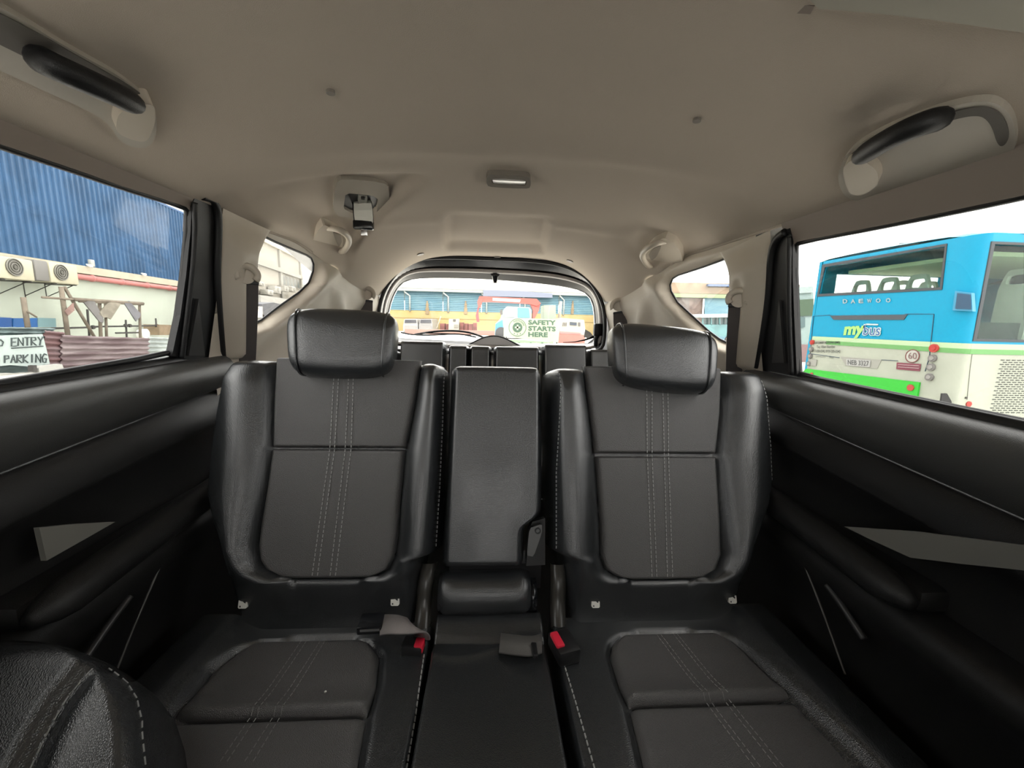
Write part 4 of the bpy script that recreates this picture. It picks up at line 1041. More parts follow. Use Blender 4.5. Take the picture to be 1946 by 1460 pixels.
mb = MB(); mb.box(WL.pt(*WL.hit(168, 500), .08), (.16, .1, .22), (WL.a, WL.n, V((0, 0, 1))), .02); tag(mb.obj('vent_box', mat('vent_white', (.6, .6, .55), .6), None, 40), 'small white vent box at the foot of the blue cladding', 'vent')
# floodlight dots
for k, (x, y) in enumerate(((155, 502), (261, 519), (345, 531))):
    p = WL.pt(*WL.hit(x, y), .12); mb = MB(); mb.tube([p, p + V((.06, 0, -.03)), p + V((.16, 0, -.06))], [.02, .04, .055], 10)
    tag(mb.obj('wall_light', M_WHITE, None, True), 'small white lamp on the ledge under the blue cladding, %s from the left' % ('first', 'second', 'third')[k], 'lamp', 'small lamps on the ledge')

# timber scaffold in front of the wall
SC = wallplane(-11.0, 8, -.1, .995)
scf = thing('timber_scaffold', 'rough timber frame of posts and rails standing before the pale wall', 'scaffold', SC.pt(4, 0))
for p, q, r in (((116, 545), (130, 645), .052), ((122, 545), (182, 645), .038), ((44, 565), (54, 630), .05), ((189, 574), (192, 650), .042), ((200, 574), (203, 650), .034), ((265, 576), (267, 650), .038)):
    bar('post', SC, p, q, r, M_WOOD, scf)
for p, q, r in (((80, 565), (150, 570), .03), ((140, 569), (272, 577), .05), ((150, 573), (272, 579), .03), ((52, 592), (70, 603), .02)):
    bar('rail', SC, p, q, r, M_WOOD, scf, .08)
for k, (pts, col) in enumerate((([(160, 575), (178, 568), (198, 608), (196, 614), (190, 612)], (.26, .25, .24)), ([(187, 597), (205, 576), (216, 572), (230, 578), (211, 607), (203, 603), (198, 604)], (.42, .38, .30)), ([(237, 577), (246, 572), (268, 597), (266, 603), (259, 611)], (.25, .25, .27)), ([(124, 592), (140, 576), (142, 590), (130, 600)], (.42, .27, .23)))):
    o = ppoly('rag', SC, pts, .03, mat('rag_cloth_%d' % k, col, .95, var=.3, vscale=5), None, .12)
    tag(o, ('dark grey rag hung over the scaffold rail, leftmost', 'cream rag draped over the middle of the scaffold rail', 'grey rag hung at the right end of the scaffold rail', 'small brownish rag on the leaning scaffold post')[k], 'rag', 'rags on the scaffold')
pf = thing('pipe_railing', 'thin metal pipe railing in front of the pale wall', 'railing', WL.pt(6, 0, .6))
for p, q in (((70, 625), (182, 622)), ((180, 621), (300, 619)), ((220, 633), (272, 632)), ((166, 588), (170, 640)), ((239, 608), (241, 645)), ((296, 605), (298, 632))):
    bar('pipe', WL, p, q, .028, M_IRON, pf, .7)
for x, y in ((176, 622), (238, 619), (246, 619), (297, 619)):
    MB().disc(WL.pt(*WL.hit(x, y, .7), .68), WL.n, .06, .06, 10).obj('clamp', M_IRON, pf)
o = ppoly('crate', WL, [(302, 617), (330, 618), (329, 637), (303, 637)], .5, mat('tan_board', (.36, .27, .17), .9, var=.3, vscale=4), None, .8); tag(o, 'tan board box beside the end of the pipe railing', 'box')
for k, (pts, col) in enumerate((([(-30, 602), (22, 604), (23, 622), (-30, 622)], (.015, .10, .34)), ([(26, 605), (72, 605), (73, 622), (25, 622)], (.02, .14, .42)), ([(70, 604), (106, 605), (107, 622), (72, 622)], (.22, .38, .40)))):
    o = ppoly('stacked_board', WL, pts, .12, mat('board_%d' % k, col, .5), None, .9)
    tag(o, ('deep blue board behind the fence, at the picture edge', 'bright blue board behind the fence sign', 'pale teal translucent board behind the fence')[k], 'board', 'boards behind the fence')
o = ppoly('coil', WL, [(272, 628), (280, 625), (285, 632), (284, 642), (276, 644), (271, 638)], .2, M_WHITE, None, .8, rnd=1); tag(o, 'white coil of hose behind the rusty fence', 'hose')

# corrugated fence sheets lying sideways
FN = wallplane(-9.95, 8, .02, 1)
def corr(px, waves, amp, m, label, h=0.0):
    (a, zt), (b, zt2), (c_, zb2), (d_, zb) = FN.hits(px, h)
    n = waves * 6; mb = MB(); rows = []
    for i in range(n + 1):
        f = i / n; rows.append([FN.pt(lerp(lerp(a, d_, f), lerp(b, c_, f), g / 14), lerp(lerp(zt, zb, f), lerp(zt2, zb2, f), g / 14) + .008 * math.sin(g * 2.1 + i), h + amp * math.sin(2 * math.pi * waves * f)) for g in range(15)])
    mb.loft(rows); mb.loft([[p - FN.n * .006 for p in r_] for r_ in rows])
    return tag(mb.obj('corrugated_sheet', m, None, True), label, 'metal sheet', 'sheets of the corrugated fence')
corr([(-60, 620), (104, 624), (104, 645), (-60, 648)], 3, .03, M_TEALS, 'teal-grey corrugated sheet above the handwritten sign', -.10)
corr([(84, 628), (122, 632), (122, 700), (84, 702)], 7, .028, M_RUST2, 'narrow rusty corrugated sheet beside the handwritten sign', -.03)
corr([(117, 637), (284, 643), (280, 712), (117, 725)], 8, .03, M_RUST, 'long rusty purple-brown corrugated sheet below the scaffold', .02)
corr([(280, 640), (345, 644), (345, 684), (276, 690)], 6, .025, M_ZINC, 'pale zinc corrugated sheet at the right end of the fence', -.04)
corr([(-60, 636), (120, 640), (120, 705), (-60, 712)], 6, .02, M_TEALS, 'dull corrugated sheet behind the handwritten sign', -.16)
# handwritten sign
sg = thing('cloth_sign', 'white cloth sign handwritten with no entry and no parking', 'sign', FN.pt(2.6, 0.05, .1))
ppoly('cloth', FN, [(-60, 640), (81, 635), (88, 662), (95, 692), (60, 697), (20, 694), (-60, 702)], .01, mat('sign_cloth', (.54, .63, .60), .9, var=.06, vscale=3), sg, .06)
STROKES = {'E': [[(1, 1), (0, 1), (0, 0), (1, 0)], [(0, .5), (.8, .5)]], 'N': [[(0, 0), (0, 1), (1, 0), (1, 1)]], 'T': [[(0, 1), (1, 1)], [(.5, 1), (.5, 0)]], 'R': [[(0, 0), (0, 1), (.8, .95), (.9, .65), (0, .5), (1, 0)]],
           'Y': [[(0, 1), (.5, .5), (1, 1)], [(.5, .5), (.35, 0)]], 'P': [[(0, 0), (0, 1), (.8, .95), (.9, .6), (0, .48)]], 'A': [[(0, 0), (.5, 1), (1, 0)], [(.2, .4), (.8, .4)]], 'K': [[(0, 1), (0, 0)], [(1, 1), (0, .45), (1, 0)]],
           'I': [[(.5, 1), (.5, 0)]], 'G': [[(.95, .85), (.5, 1), (.05, .6), (.2, .05), (.8, 0), (.95, .45), (.5, .45)]], 'O': [[(.5, 1), (.05, .6), (.2, .05), (.75, .05), (.95, .6), (.5, 1)]]}
def write(word, px0, px1, yt0, yt1, yb0, yb1):
    n = len(word); mb = MB()
    for i, ch in enumerate(word):
        x0 = lerp(px0, px1, (i + .08) / n); x1 = lerp(px0, px1, (i + .84) / n)
        for stq in STROKES[ch]:
            pts = []
            for u, v in stq:
                x = lerp(x0, x1, u); t = (x - px0) / (px1 - px0)
                y = lerp(lerp(yb0, yb1, t), lerp(yt0, yt1, t), v); pts.append(FN.pt(*FN.hit(x, y, .07), .07))
            mb.tube(pts, .013, 4)
    return mb.obj('lettering', mat('marker_ink', (.07, .09, .09), .8), sg)
write('NO', -24, 10, 646, 645, 658, 658); write('ENTRY', 21, 84, 643, 640, 658, 656)
write('NO', -34, 2, 678, 676, 690, 690); write('PARKING', 8, 91, 676, 672, 690, 689)
bar('underline', FN, (22, 662), (82, 658), .012, mat('marker_ink', (.07, .09, .09), .8), sg, .07)
o = ppoly('plank', FN, [(74, 700), (80, 696), (118, 692), (122, 702), (96, 708), (75, 709)], .15, mat('pale_board', (.5, .5, .46), .8), None, .35); tag(o, 'pale broken board on the ground before the rusty fence', 'board')
o = ppoly('stone_post', FN, [(64, 695), (70, 694), (71, 707), (64, 707)], .12, M_IRON, None, .35); tag(o, 'short dark post on the ground below the sign', 'post')

ALB = 0.21
# ---- beige building seen through the left quarter window
bb = thing('beige_building', 'beige panelled building with a window band seen through the left quarter window', 'building', WL.pt(24, 0))
M_BEI = mat('beige_panels', (.66, .60, .48), .9, var=.08, vscale=1); M_BEI2 = mat('beige_frame', (.50, .47, .38), .8); M_PANE = mat('dim_pane', (.12, .14, .14), .3)
def zq(x, y): return WL.hit(x, y)
ur = zq(569, 500)[0]; ztop = zq(569, 487)[1]; zst = zq(569, 527)[1]; zled = zq(560, 573)[1]
um = zq(530, 500)[0]; ul_ = 18.2
MB().prism(WL, [(ul_, 0), (ur, 0), (ur, ztop), (ul_, ztop)], -5, -.1).obj('core', M_BEI, bb)
for a, b in ((ul_, um - .25), (um + .25, ur - .3)):
    MB().prism(WL, [(a, zst + .15), (b, zst + .15), (b, ztop - .35), (a, ztop - .35)], -.1, .02).obj('panel', M_BEI, bb)
    MB().prism(WL, [(a, zled), (b, zled), (b, zst - .15), (a, zst - .15)], -.1, 0.0).obj('panel', M_BEI, bb)
for u in (um, ur - .12): MB().prism(WL, [(u - .2, 0), (u + .2, 0), (u + .2, ztop), (u - .2, ztop)], -.1, .15).obj('column', M_BEI2, bb)
MB().prism(WL, [(ul_, ztop - .35), (ur + .1, ztop - .35), (ur + .1, ztop), (ul_, ztop)], -.1, .2).obj('cornice', M_CREAM, bb)
MB().prism(WL, [(ul_, zst - .15), (ur, zst - .15), (ur, zst + .15), (ul_, zst + .15)], -.1, .2).obj('string_course', M_BEI2, bb)
zw0, zw1 = zq(550, 546)[1], zst - .25
for i in range(5):
    a = lerp(um + .35, ur - .4, i / 5); b = lerp(um + .35, ur - .4, (i + .85) / 5)
    f = MB().prism(WL, [(a, zw0), (b, zw0), (b, zw1), (a, zw1)], 0, .06).obj('window', M_BEI2, bb)
    MB().prism(WL, [(a + .1, zw0 + .1), (b - .1, zw0 + .1), (b - .1, zw1 - .1), (a + .1, zw1 - .1)], .05, .08).obj('pane', M_PANE, f)
MB().prism(WL, [(ul_, 0), (ur + 3, 0), (ur + 3, zled), (ul_, zled)], .3, .8).obj('low_wall', mat('white_wall', (.74, .72, .64), .8), bb)
for k, (x, y, w, hh) in enumerate(((515, 556, 11, 12), (529, 551, 12, 16), (545, 549, 9, 12), (559, 550, 8, 12), (500, 540, 7, 9))):
    a, zt = WL.hit(x - w / 2, y - hh / 2, .6); b, zb = WL.hit(x + w / 2, y + hh / 2, .6)
    r = thing('air_conditioner', 'white condenser unit on the beige building, %s from the left' % ('second', 'third', 'fourth', 'fifth', 'first')[k], 'air conditioner', WL.pt((a + b) / 2, zb, .4), 'condensers on the beige building')
    MB().box(WL.pt((a + b) / 2, (zt + zb) / 2, .35), (b - a, .5, zt - zb), (WL.a, WL.n, V((0, 0, 1))), .04).obj('casing', mat('condenser_white', (.6, .57, .48), .6), r, 40)
    MB().disc(WL.pt((a + b) / 2, (zt + zb) / 2, .6), WL.n, min(b - a, zt - zb) * .33, .03, 14).obj('fan_opening', M_ACG, r)
TQ = wallplane(-11.5, 22, -.17, .985)
o = ppoly('covered_load', TQ, [(497, 578), (520, 575), (548, 582), (552, 592), (530, 606), (505, 602), (498, 596)], 1.5, mat('grey_tarpaulin', (.13, .13, .15), .7, var=.4, vscale=2), None, 0); tag(o, 'grey tarpaulin covered load seen through the left quarter window', 'tarpaulin')
o = ppoly('low_block', TQ, [(484, 585), (499, 583), (499, 604), (484, 604)], 1.0, M_CREAM, None, .3); tag(o, 'cream block beside the tarpaulin load', 'block')
mb = MB(); mb.prism(Frame((0, 0, 0), (1, 0, 0), (0, 1, 0), (0, 0, 1)), [(-13, 17), (-9, 17), (-11, 34), (-17, 34)], .0, .02); tag(mb.obj('clay_patch', mat('terracotta_ground', (.42, .22, .14), .95, var=.3, vscale=1)), 'terracotta coloured patch of ground left of the car', 'ground', kind='structure')
ALB = 0.29
# ================================================================ outside: the yard behind the car
WH = wallplane(0, 45, 1, 0); WH.n = V((0, -1, 0))
wh = thing('warehouse', 'long warehouse with blue upper wall, yellow lower wall and beige roof behind the car', 'building', (0, 45, 0))
M_WB = mat('warehouse_blue', (.10, .27, .36), .6, var=.5, vscale=1.0, var_col=(.20, .38, .42), stretch=(.4, 1, 2))
M_WY = mat('warehouse_yellow', (.55, .40, .14), .8, var=.35, vscale=.7, var_col=(.60, .52, .32))
M_ROOF = mat('beige_roof', (.50, .47, .34), .8, var=.1, vscale=.6)
X0, X1, ZE, ZM = -44.0, 20.0, 4.42, 2.30
bays = [X0] + [WH.hit(x, 575)[0] for x in (612, 691, 769, 842, 915, 988, 1062, 1135, 1210)] + [X1]
for a, b in zip(bays, bays[1:]):
    mb = MB(); n = 11; prof = []
    for i in range(n):
        z0 = lerp(ZM, ZE, i / n); z1 = lerp(ZM, ZE, (i + 1) / n); prof += [(z0, 0), (z0 + .02, .05), (z1 - .03, .05), (z1, 0)]
    mb.loft([[WH.pt(a + .03, z, h) for z, h in prof], [WH.pt(b - .03, z, h) for z, h in prof]]); mb.obj('siding_panel', M_WB, wh)
    MB().prism(WH, [(a, 0), (b, 0), (b, ZM), (a, ZM)], -.3, .02).obj('lower_wall', M_WY, wh)
    MB().prism(WH, [(a, ZM - .85), (b, ZM - .85), (b, ZM - .80), (a, ZM - .80)], .02, .05).obj('string_course', mat('yellow_line', (.42, .28, .10), .8), wh)
for x in (769, 842, 915, 988, 1062, 1135):
    u = WH.hit(x + 10, 560)[0]; MB().tube([WH.pt(u - .5, ZE + .1, .35), WH.pt(u - .5, ZE - .15, .35), WH.pt(u, ZE - .55, .12), WH.pt(u, ZM - .1, .12)], .10, 8).obj('downpipe', mat('pale_pipe', (.55, .62, .60), .6), wh, True)
MB().box((-12, 44.7, ZE + .12), (64, .5, .32)).obj('gutter', mat('pale_gutter', (.56, .60, .54), .6), wh)
mb = MB(); mb.loft([[V((x, 44.4, ZE + .25)) for x in (X0, X1)], [V((x, 57, 8.9)) for x in (X0, X1)], [V((x, 70, ZE)) for x in (X0, X1)]]); mb.obj('roof', M_ROOF, wh)
MB().box((-12, 57, 8.95), (64, .8, .25)).obj('ridge', mat('rust_ridge', (.34, .20, .14), .8), wh)
for px in (812, 885, 1088):
    (a, zb), (b, zt) = WH.hit(px - 3.2, 597, .06), WH.hit(px + 3.2, 572, .06)
    for q, (f0, f1, w) in enumerate(((0, .45, 1.0), (.45, .8, .75), (.8, 1, .4))):
        c = (a + b) / 2; hw = (b - a) / 2 * w
        MB().prism(WH, [(c - hw, lerp(zb, zt, f0)), (c + hw, lerp(zb, zt, f0)), (c + hw, lerp(zb, zt, f1)), (c - hw, lerp(zb, zt, f1))], 0, .10).obj('wall_patch', mat('tan_patch', (.42, .30, .16), .9, var=.3, vscale=2), wh)
# pale lean-to behind the crane
o = ppoly('lean_to_roof', WH, [(918, 551), (990, 553), (1050, 558), (1050, 566), (918, 563)], .5, mat('lilac_grey', (.24, .27, .36), .7), None, 1.0); tag(o, 'lilac grey awning under the warehouse gutter above the crane', 'awning')

# two pickups parked far behind
PK = wallplane(0, 40, 1, 0); PK.n = V((0, -1, 0))
M_CARW = mat('white_car_paint', (.55, .53, .50), .35); M_CARG = mat('dark_car_glass', (.12, .12, .14), .15)
def pickup(x0, x1, label, body):
    g = thing('pickup_truck', label, 'pickup truck', PK.pt(PK.hit((x0 + x1) / 2, 630)[0], 0), 'pickups parked by the warehouse')
    w = x1 - x0
    ppoly('cab', PK, [(x0 + .08 * w, 606), (x1 - .06 * w, 606), (x1 - .02 * w, 616), (x1, 617), (x1, 634), (x0, 634), (x0, 617), (x0 + .03 * w, 616)], 4.6, body, g, 0, rnd=1)
    ppoly('rear_window', PK, [(x0 + .13 * w, 608), (x1 - .12 * w, 608), (x1 - .09 * w, 614), (x0 + .10 * w, 614)], .05, M_CARG, g, .04)
    ppoly('bumper', PK, [(x0 + .05 * w, 629), (x1 - .05 * w, 629), (x1 - .05 * w, 632), (x0 + .05 * w, 632)], .15, mat('bumper_grey', (.3, .3, .3), .5), g, .12)
    ppoly('tailgate', PK, [(x0 + .10 * w, 619), (x1 - .10 * w, 619), (x1 - .10 * w, 627), (x0 + .10 * w, 627)], .05, mat('tailgate_grey', (.42, .40, .38), .4), g, .05)
    for a, b in ((x0 + .05 * w, x0 + .22 * w), (x1 - .22 * w, x1 - .05 * w)):
        ppoly('wheel', PK, [(a, 630), (b, 630), (b, 639), (a, 639)], .7, M_RUBBER, g, -.1)
pickup(766, 794, 'white pickup with grey rear window, left of the two by the warehouse', M_CARW)
pickup(796, 822, 'silver pickup with dark rear window, right of the two by the warehouse', mat('silver_car_paint', (.42, .41, .40), .35))
# clutter of red crates and a white machine
CL = wallplane(0, 38, 1, 0); CL.n = V((0, -1, 0))
M_CRATE = mat('red_brown_crate', (.36, .12, .10), .8, var=.4, vscale=2)
for k, (a, b, t) in enumerate(((836, 845, 615), (847, 857, 616), (874, 881, 613), (882, 889, 615), (890, 898, 616), (899, 906, 614))):
    o = ppoly('crate', CL, [(a, t), (b, t), (b, 637), (a, 637)], 1.0, M_CRATE, None, 0)
    tag(o, 'red-brown crate in the row before the yellow wall, %s from the left' % ('first', 'second', 'third', 'fourth', 'fifth', 'sixth')[k], 'crate', 'red-brown crates in a row')
m_ = thing('white_machine', 'white boxy machine standing among the red-brown crates', 'machine', CL.pt(CL.hit(862, 625)[0], 0))
ppoly('body', CL, [(853, 606), (872, 606), (872, 634), (852, 634)], 1.2, mat('machine_white', (.58, .55, .46), .6), m_, .4)
ppoly('panel', CL, [(861, 607), (866, 607), (866, 611), (861, 611)], .05, M_IRON, m_, .45); ppoly('panel', CL, [(863, 617), (871, 617), (871, 623), (863, 623)], .05, M_ACG, m_, .45)
bar_ = MB().box((CL.hit(870, 630)[0], 37.4, .22), (9.5, .6, .44)).obj('low_kerb', mat('pink_kerb', (.50, .27, .22), .8)); tag(bar_, 'low reddish kerb below the row of crates', 'kerb')
o = bar('leaning_pole', CL, (826, 636), (838, 601), .05, M_WOOD, None, .8); tag(o, 'thin pole leaning before the yellow wall left of the crates', 'pole')

# crane truck
CT = wallplane(0, 31, 1, 0); CT.n = V((0, -1, 0))
ct = thing('crane_truck', 'teal cab truck carrying a folded red loading crane', 'truck', CT.pt(CT.hit(980, 640)[0], 0))
M_CR = mat('crane_red', (.62, .075, .045), .5); M_TEAL = mat('cab_teal', (.10, .40, .48), .4); M_CABW = mat('cab_pale', (.42, .52, .52), .4)
ppoly('boom', CT, [(912, 563), (1020, 568), (1028, 577), (1020, 582), (1006, 578), (935, 574), (915, 574), (910, 571)], .45, M_CR, ct, .2)
ppoly('boom_marking', CT, [(936, 566), (990, 569), (988, 575), (936, 572)], .03, mat('boom_white', (.62, .5, .45), .5), ct, .24)
ppoly('boom_tip', CT, [(911, 563), (918, 566), (914, 584), (909, 586), (907, 574)], .4, M_CR, ct, .25)
ppoly('jib', CT, [(908, 583), (911, 583), (909, 594), (911, 612), (906, 612), (904, 600)], .3, mat('jib_red', (.45, .05, .06), .5), ct, .2)
ppoly('crane_post', CT, [(1008, 578), (1027, 577), (1024, 590), (1016, 606), (1012, 606), (1013, 590)], .6, M_CR, ct, .1)
ppoly('cab', CT, [(958, 588), (964, 582), (1006, 584), (1010, 590), (1010, 640), (940, 640), (942, 616), (952, 606)], 2.1, M_CABW, ct, 0)
ppoly('cab_side', CT, [(984, 585), (1005, 586), (1007, 604), (984, 604)], .05, M_TEAL, ct, .05)
ppoly('cab_nose', CT, [(942, 616), (955, 608), (957, 636), (941, 636)], .06, mat('cab_blue', (.06, .36, .60), .4), ct, .05)
ppoly('cab_window', CT, [(961, 590), (978, 587), (978, 603), (957, 604)], .05, mat('cab_glass', (.34, .40, .40), .2), ct, .05)
ppoly('mirror', CT, [(950, 590), (955, 588), (955, 598), (951, 599)], .1, M_IRON, ct, .3)
ppoly('deck', CT, [(1010, 618), (1070, 620), (1070, 630), (1010, 630)], 2.0, M_IRON, ct, -.1)
for x in (952, 1040): MB().disc(CT.pt(CT.hit(x, 640)[0], .45, .02), CT.n, .45, .25, 18).obj('wheel', M_RUBBER, ct)
o = ppoly('container', wallplane(0, 33, 1, 0), [(1034, 580), (1056, 580), (1057, 608), (1034, 608)], 2.2, mat('pale_green_box', (.42, .50, .38), .7), None, 0); tag(o, 'pale green container behind the crane truck', 'container')
o = bar('lamp_post', CL, (1062, 612), (1066, 573), .12, M_WOOD, None, 6); tag(o, 'weathered post standing right of the pale green container', 'post')
# safety sign
SG = wallplane(0, 20, 1, 0); SG.n = V((0, -1, 0))
ss = thing('safety_sign', 'white board lettered safety starts here with a green cross emblem', 'sign', SG.pt(SG.hit(1010, 655)[0], 0))
M_SG = mat('sign_green', (.015, .085, .03), .6); M_SB = mat('sign_board', (.46, .55, .38), .7, var=.08, vscale=3)
ppoly('board', SG, [(958, 604), (1065, 607), (1061, 651), (957, 640)], .05, M_SB, ss, 0)
def stext(t, x0, x1, yb0, yb1, yt0):
    P = [SG.pt(*SG.hit(*p, .02), .02) for p in ((x0, yb0), (x1, yb1), (x0, yt0))]
    return text_quad('lettering', t, *P, M_SG, ss, 0.0, bold=.035)
stext('SAFETY', 1004, 1056, 617, 618, 608); stext('STARTS', 1004, 1056, 628.5, 630, 619.5); stext('HERE', 1004, 1041, 640, 641, 631)
u, z = SG.hit(983.5, 622.5, .02); r_ = (SG.hit(1000, 622)[0] - SG.hit(967, 622)[0]) / 2
MB().disc(SG.pt(u, z, .015), SG.n, r_, .01, 32, r_ * .955).obj('emblem_ring', M_SG, ss)
MB().disc(SG.pt(u, z, .015), SG.n, r_ * .55, .01, 28).obj('emblem_disc', M_SG, ss)
MB().box(SG.pt(u, z, .03), (r_ * .62, .012, r_ * .2)).obj('cross_bar', M_SB, ss); MB().box(SG.pt(u, z, .03), (r_ * .2, .012, r_ * .62)).obj('cross_bar', M_SB, ss)
for i in range(12):
    t = math.pi * (.12 + .07 * i) if i < 9 else math.pi * (1.35 + .15 * (i - 9))
    MB().box(SG.pt(u + r_ * .77 * math.cos(t), z + r_ * .77 * math.sin(t), .02), (r_ * .07, .01, r_ * .13)).obj('ring_mark', M_SG, ss)
ppoly('lower_strip', SG, [(970, 645), (1052, 650), (1052, 662), (968, 660)], .04, mat('strip_green', (.30, .50, .26), .7), ss, .03)
for i in range(7):
    a = 974 + i * 11; ppoly('strip_mark', SG, [(a, 651), (a + 3, 651), (a + 4, 657), (a + 1, 657)], .02, M_SG if i % 2 else M_SB, ss, .05)
for x in (962, 1058): bar('post', SG, (x, 610), (x, 690), .04, M_IRON, ss, -.1)
# white bus with red skirt behind the sign
WBP = wallplane(0, 26, 1, 0); WBP.n = V((0, -1, 0))
wb = thing('white_bus', 'white vehicle with red lower body behind the safety sign', 'bus', WBP.pt(WBP.hit(1095, 640)[0], 0))
ppoly('body', WBP, [(1064, 604), (1110, 608), (1114, 640), (1064, 640)], 2.2, mat('bus_white', (.58, .53, .42), .6), wb, 0)
ppoly('lower_body', WBP, [(1062, 633), (1112, 637), (1112, 653), (1062, 653)], 2.3, mat('bus_red', (.62, .16, .12), .6), wb, .06)
ppoly('grille', WBP, [(1083, 612), (1096, 613), (1096, 619), (1083, 618)], .05, M_CARG, wb, .05); ppoly('vent', WBP, [(1099, 613), (1103, 613), (1103, 620), (1099, 620)], .05, M_IRON, wb, .05)
for i in range(3): ppoly('vent', WBP, [(1070 + i * 3, 613), (1071.5 + i * 3, 613), (1070.5 + i * 3, 620), (1069 + i * 3, 620)], .05, M_IRON, wb, .05)
ppoly('red_band', WBP, [(1064, 630), (1104, 633), (1104, 636), (1064, 634)], .05, mat('bus_band', (.42, .2, .18), .6), wb, .08)

# ---- shed and jeepneys seen through the right quarter window
SH = wallplane(0, 36, 1, 0); SH.n = V((0, -1, 0))
sh = thing('roofed_shed', 'shed with brown roof bands and green fascia seen through the right quarter window', 'building', SH.pt(24, 0))
def shp(n, px, d, m, h=0): return ppoly(n, SH, px, d, m, sh, h)
shp('roof', [(1200, 535), (1345, 538), (1345, 546), (1520, 548), (1520, 562), (1200, 556)], 5, mat('brown_roof', (.42, .30, .19), .8, var=.3, vscale=1), 0)
shp('upper_roof', [(1200, 535), (1520, 541), (1520, 549), (1200, 543)], 6, mat('tan_roof', (.34, .28, .20), .8), -.5)
shp('blue_ridge', [(1346, 540), (1470, 542), (1470, 546), (1346, 544)], 3, mat('ridge_blue', (.07, .14, .30), .6), .3)
shp('fascia', [(1200, 556), (1520, 563), (1520, 570), (1200, 563)], 1, mat('fascia_green', (.33, .42, .22), .8), .3)
for a, b, m in ((1200, 1282, M_WB), (1282, 1310, mat('plank_grey', (.26, .22, .20), .9, var=.4, vscale=3)), (1310, 1337, mat('plank_brown', (.24, .17, .14), .9, var=.4, vscale=3)), (1339, 1400, M_WB), (1400, 1460, M_WB), (1460, 1520, M_WB)):
    shp('wall_panel', [(a, 562), (b, 563), (b, 646), (a, 646)], .3, m)
shp('downpipe', [(1337, 568), (1339, 568), (1337, 600), (1335, 600)], .1, M_WHITE, .2)
JP = wallplane(0, 27, 1, 0); JP.n = V((0, -1, 0))
def jeepney(x0, x1, yt, yb, label, col):
    g = thing('jeepney', label, 'jeepney', JP.pt(JP.hit((x0 + x1) / 2, 630)[0], 0), 'jeepneys behind the car on the right')
    w = x1 - x0
    ppoly('roof', JP, [(x0 - 3, yt + 4), (x0 + .1 * w, yt), (x1, yt - 1), (x1, yt + 6), (x0 - 3, yt + 7)], 2.2, mat('jeepney_roof', (.45, .52, .50), .5), g, .1)
    ppoly('body', JP, [(x0, yt + 20), (x1, yt + 20), (x1, yb), (x0, yb)], 2.0, col, g, 0)
    for i in range(5):
        a = lerp(x0, x1, i / 4.0) - 1; ppoly('pillar', JP, [(a, yt + 5), (a + 2, yt + 5), (a + 2, yt + 21), (a, yt + 21)], .1, col, g, 0)
        if i < 4: ppoly('window', JP, [(a + 2, yt + 6), (a + w / 4, yt + 6), (a + w / 4, yt + 20), (a + 2, yt + 20)], .04, mat('jeepney_pane', (.10, .17, .17), .3), g, -.3)
    for f in (.2, .8): MB().disc(JP.pt(JP.hit(lerp(x0, x1, f), yb)[0], .4, .0), JP.n, .38, .1, 16).obj('wheel', M_RUBBER, g)
M_JT = mat('jeepney_teal', (.12, .33, .34), .5, var=.3, vscale=1.5)
jeepney(1336, 1400, 597, 640, 'teal jeepney with pale roof seen through the right quarter window', M_JT)
jeepney(1416, 1496, 596, 642, 'teal jeepney with pale roof behind the right pillar', M_JT)
ALB = 0.56
# ================================================================ outside: the blue city bus on the right
XB, BW0, BW1 = 6.6, 5.15, 7.80
BR = Frame((XB, 0, 0), (0, -1, 0), (0, 0, 1), (-1, 0, 0))      # rear face: a = -Y, so its right side is the near corner
BS = Frame((0, BW0, 0), (1, 0, 0), (0, 0, 1), (0, -1, 0))      # side facing the car
M_BB = mat('bus_blue', (.0, .36, .60), .4, spec=.3); M_BWH = mat('bus_cream', (.52, .55, .45), .5, var=.1, vscale=1.5, spec=.4)
M_BG = mat('bus_green', (.03, .58, .035), .4); M_BL = mat('bus_line_dark', (.02, .05, .10), .6); M_STR = mat('stripe_pale', (.52, .70, .42), .5); M_STRG = mat('stripe_green', (.16, .42, .13), .5)
M_FRAME = mat('bus_window_rubber', (.05, .06, .07), .5); M_LENSR = mat('lamp_red', (.55, .06, .05), .25); M_LENSG = mat('lamp_grey', (.22, .21, .20), .3)
G_BUS = glass('bus_glass', .80, col=(.92, 1.0, .94))
bus = thing('city_bus', 'light blue and white city bus with green bumper outside the right window', 'bus', (XB + 3, 6.5, 0))
RC, RX = .30, .10   # corner radii
ZT, ZS, ZB = 2.68, 1.17, .15
def bh(px): return BR.hits(px)
ya, yb_ = -BW1, -(BW0 + RC)     # rear face in its own a coordinate
win = bh([(1568, 508), (1797, 468), (1787, 546), (1557, 559)])
XE = XB + 9.5
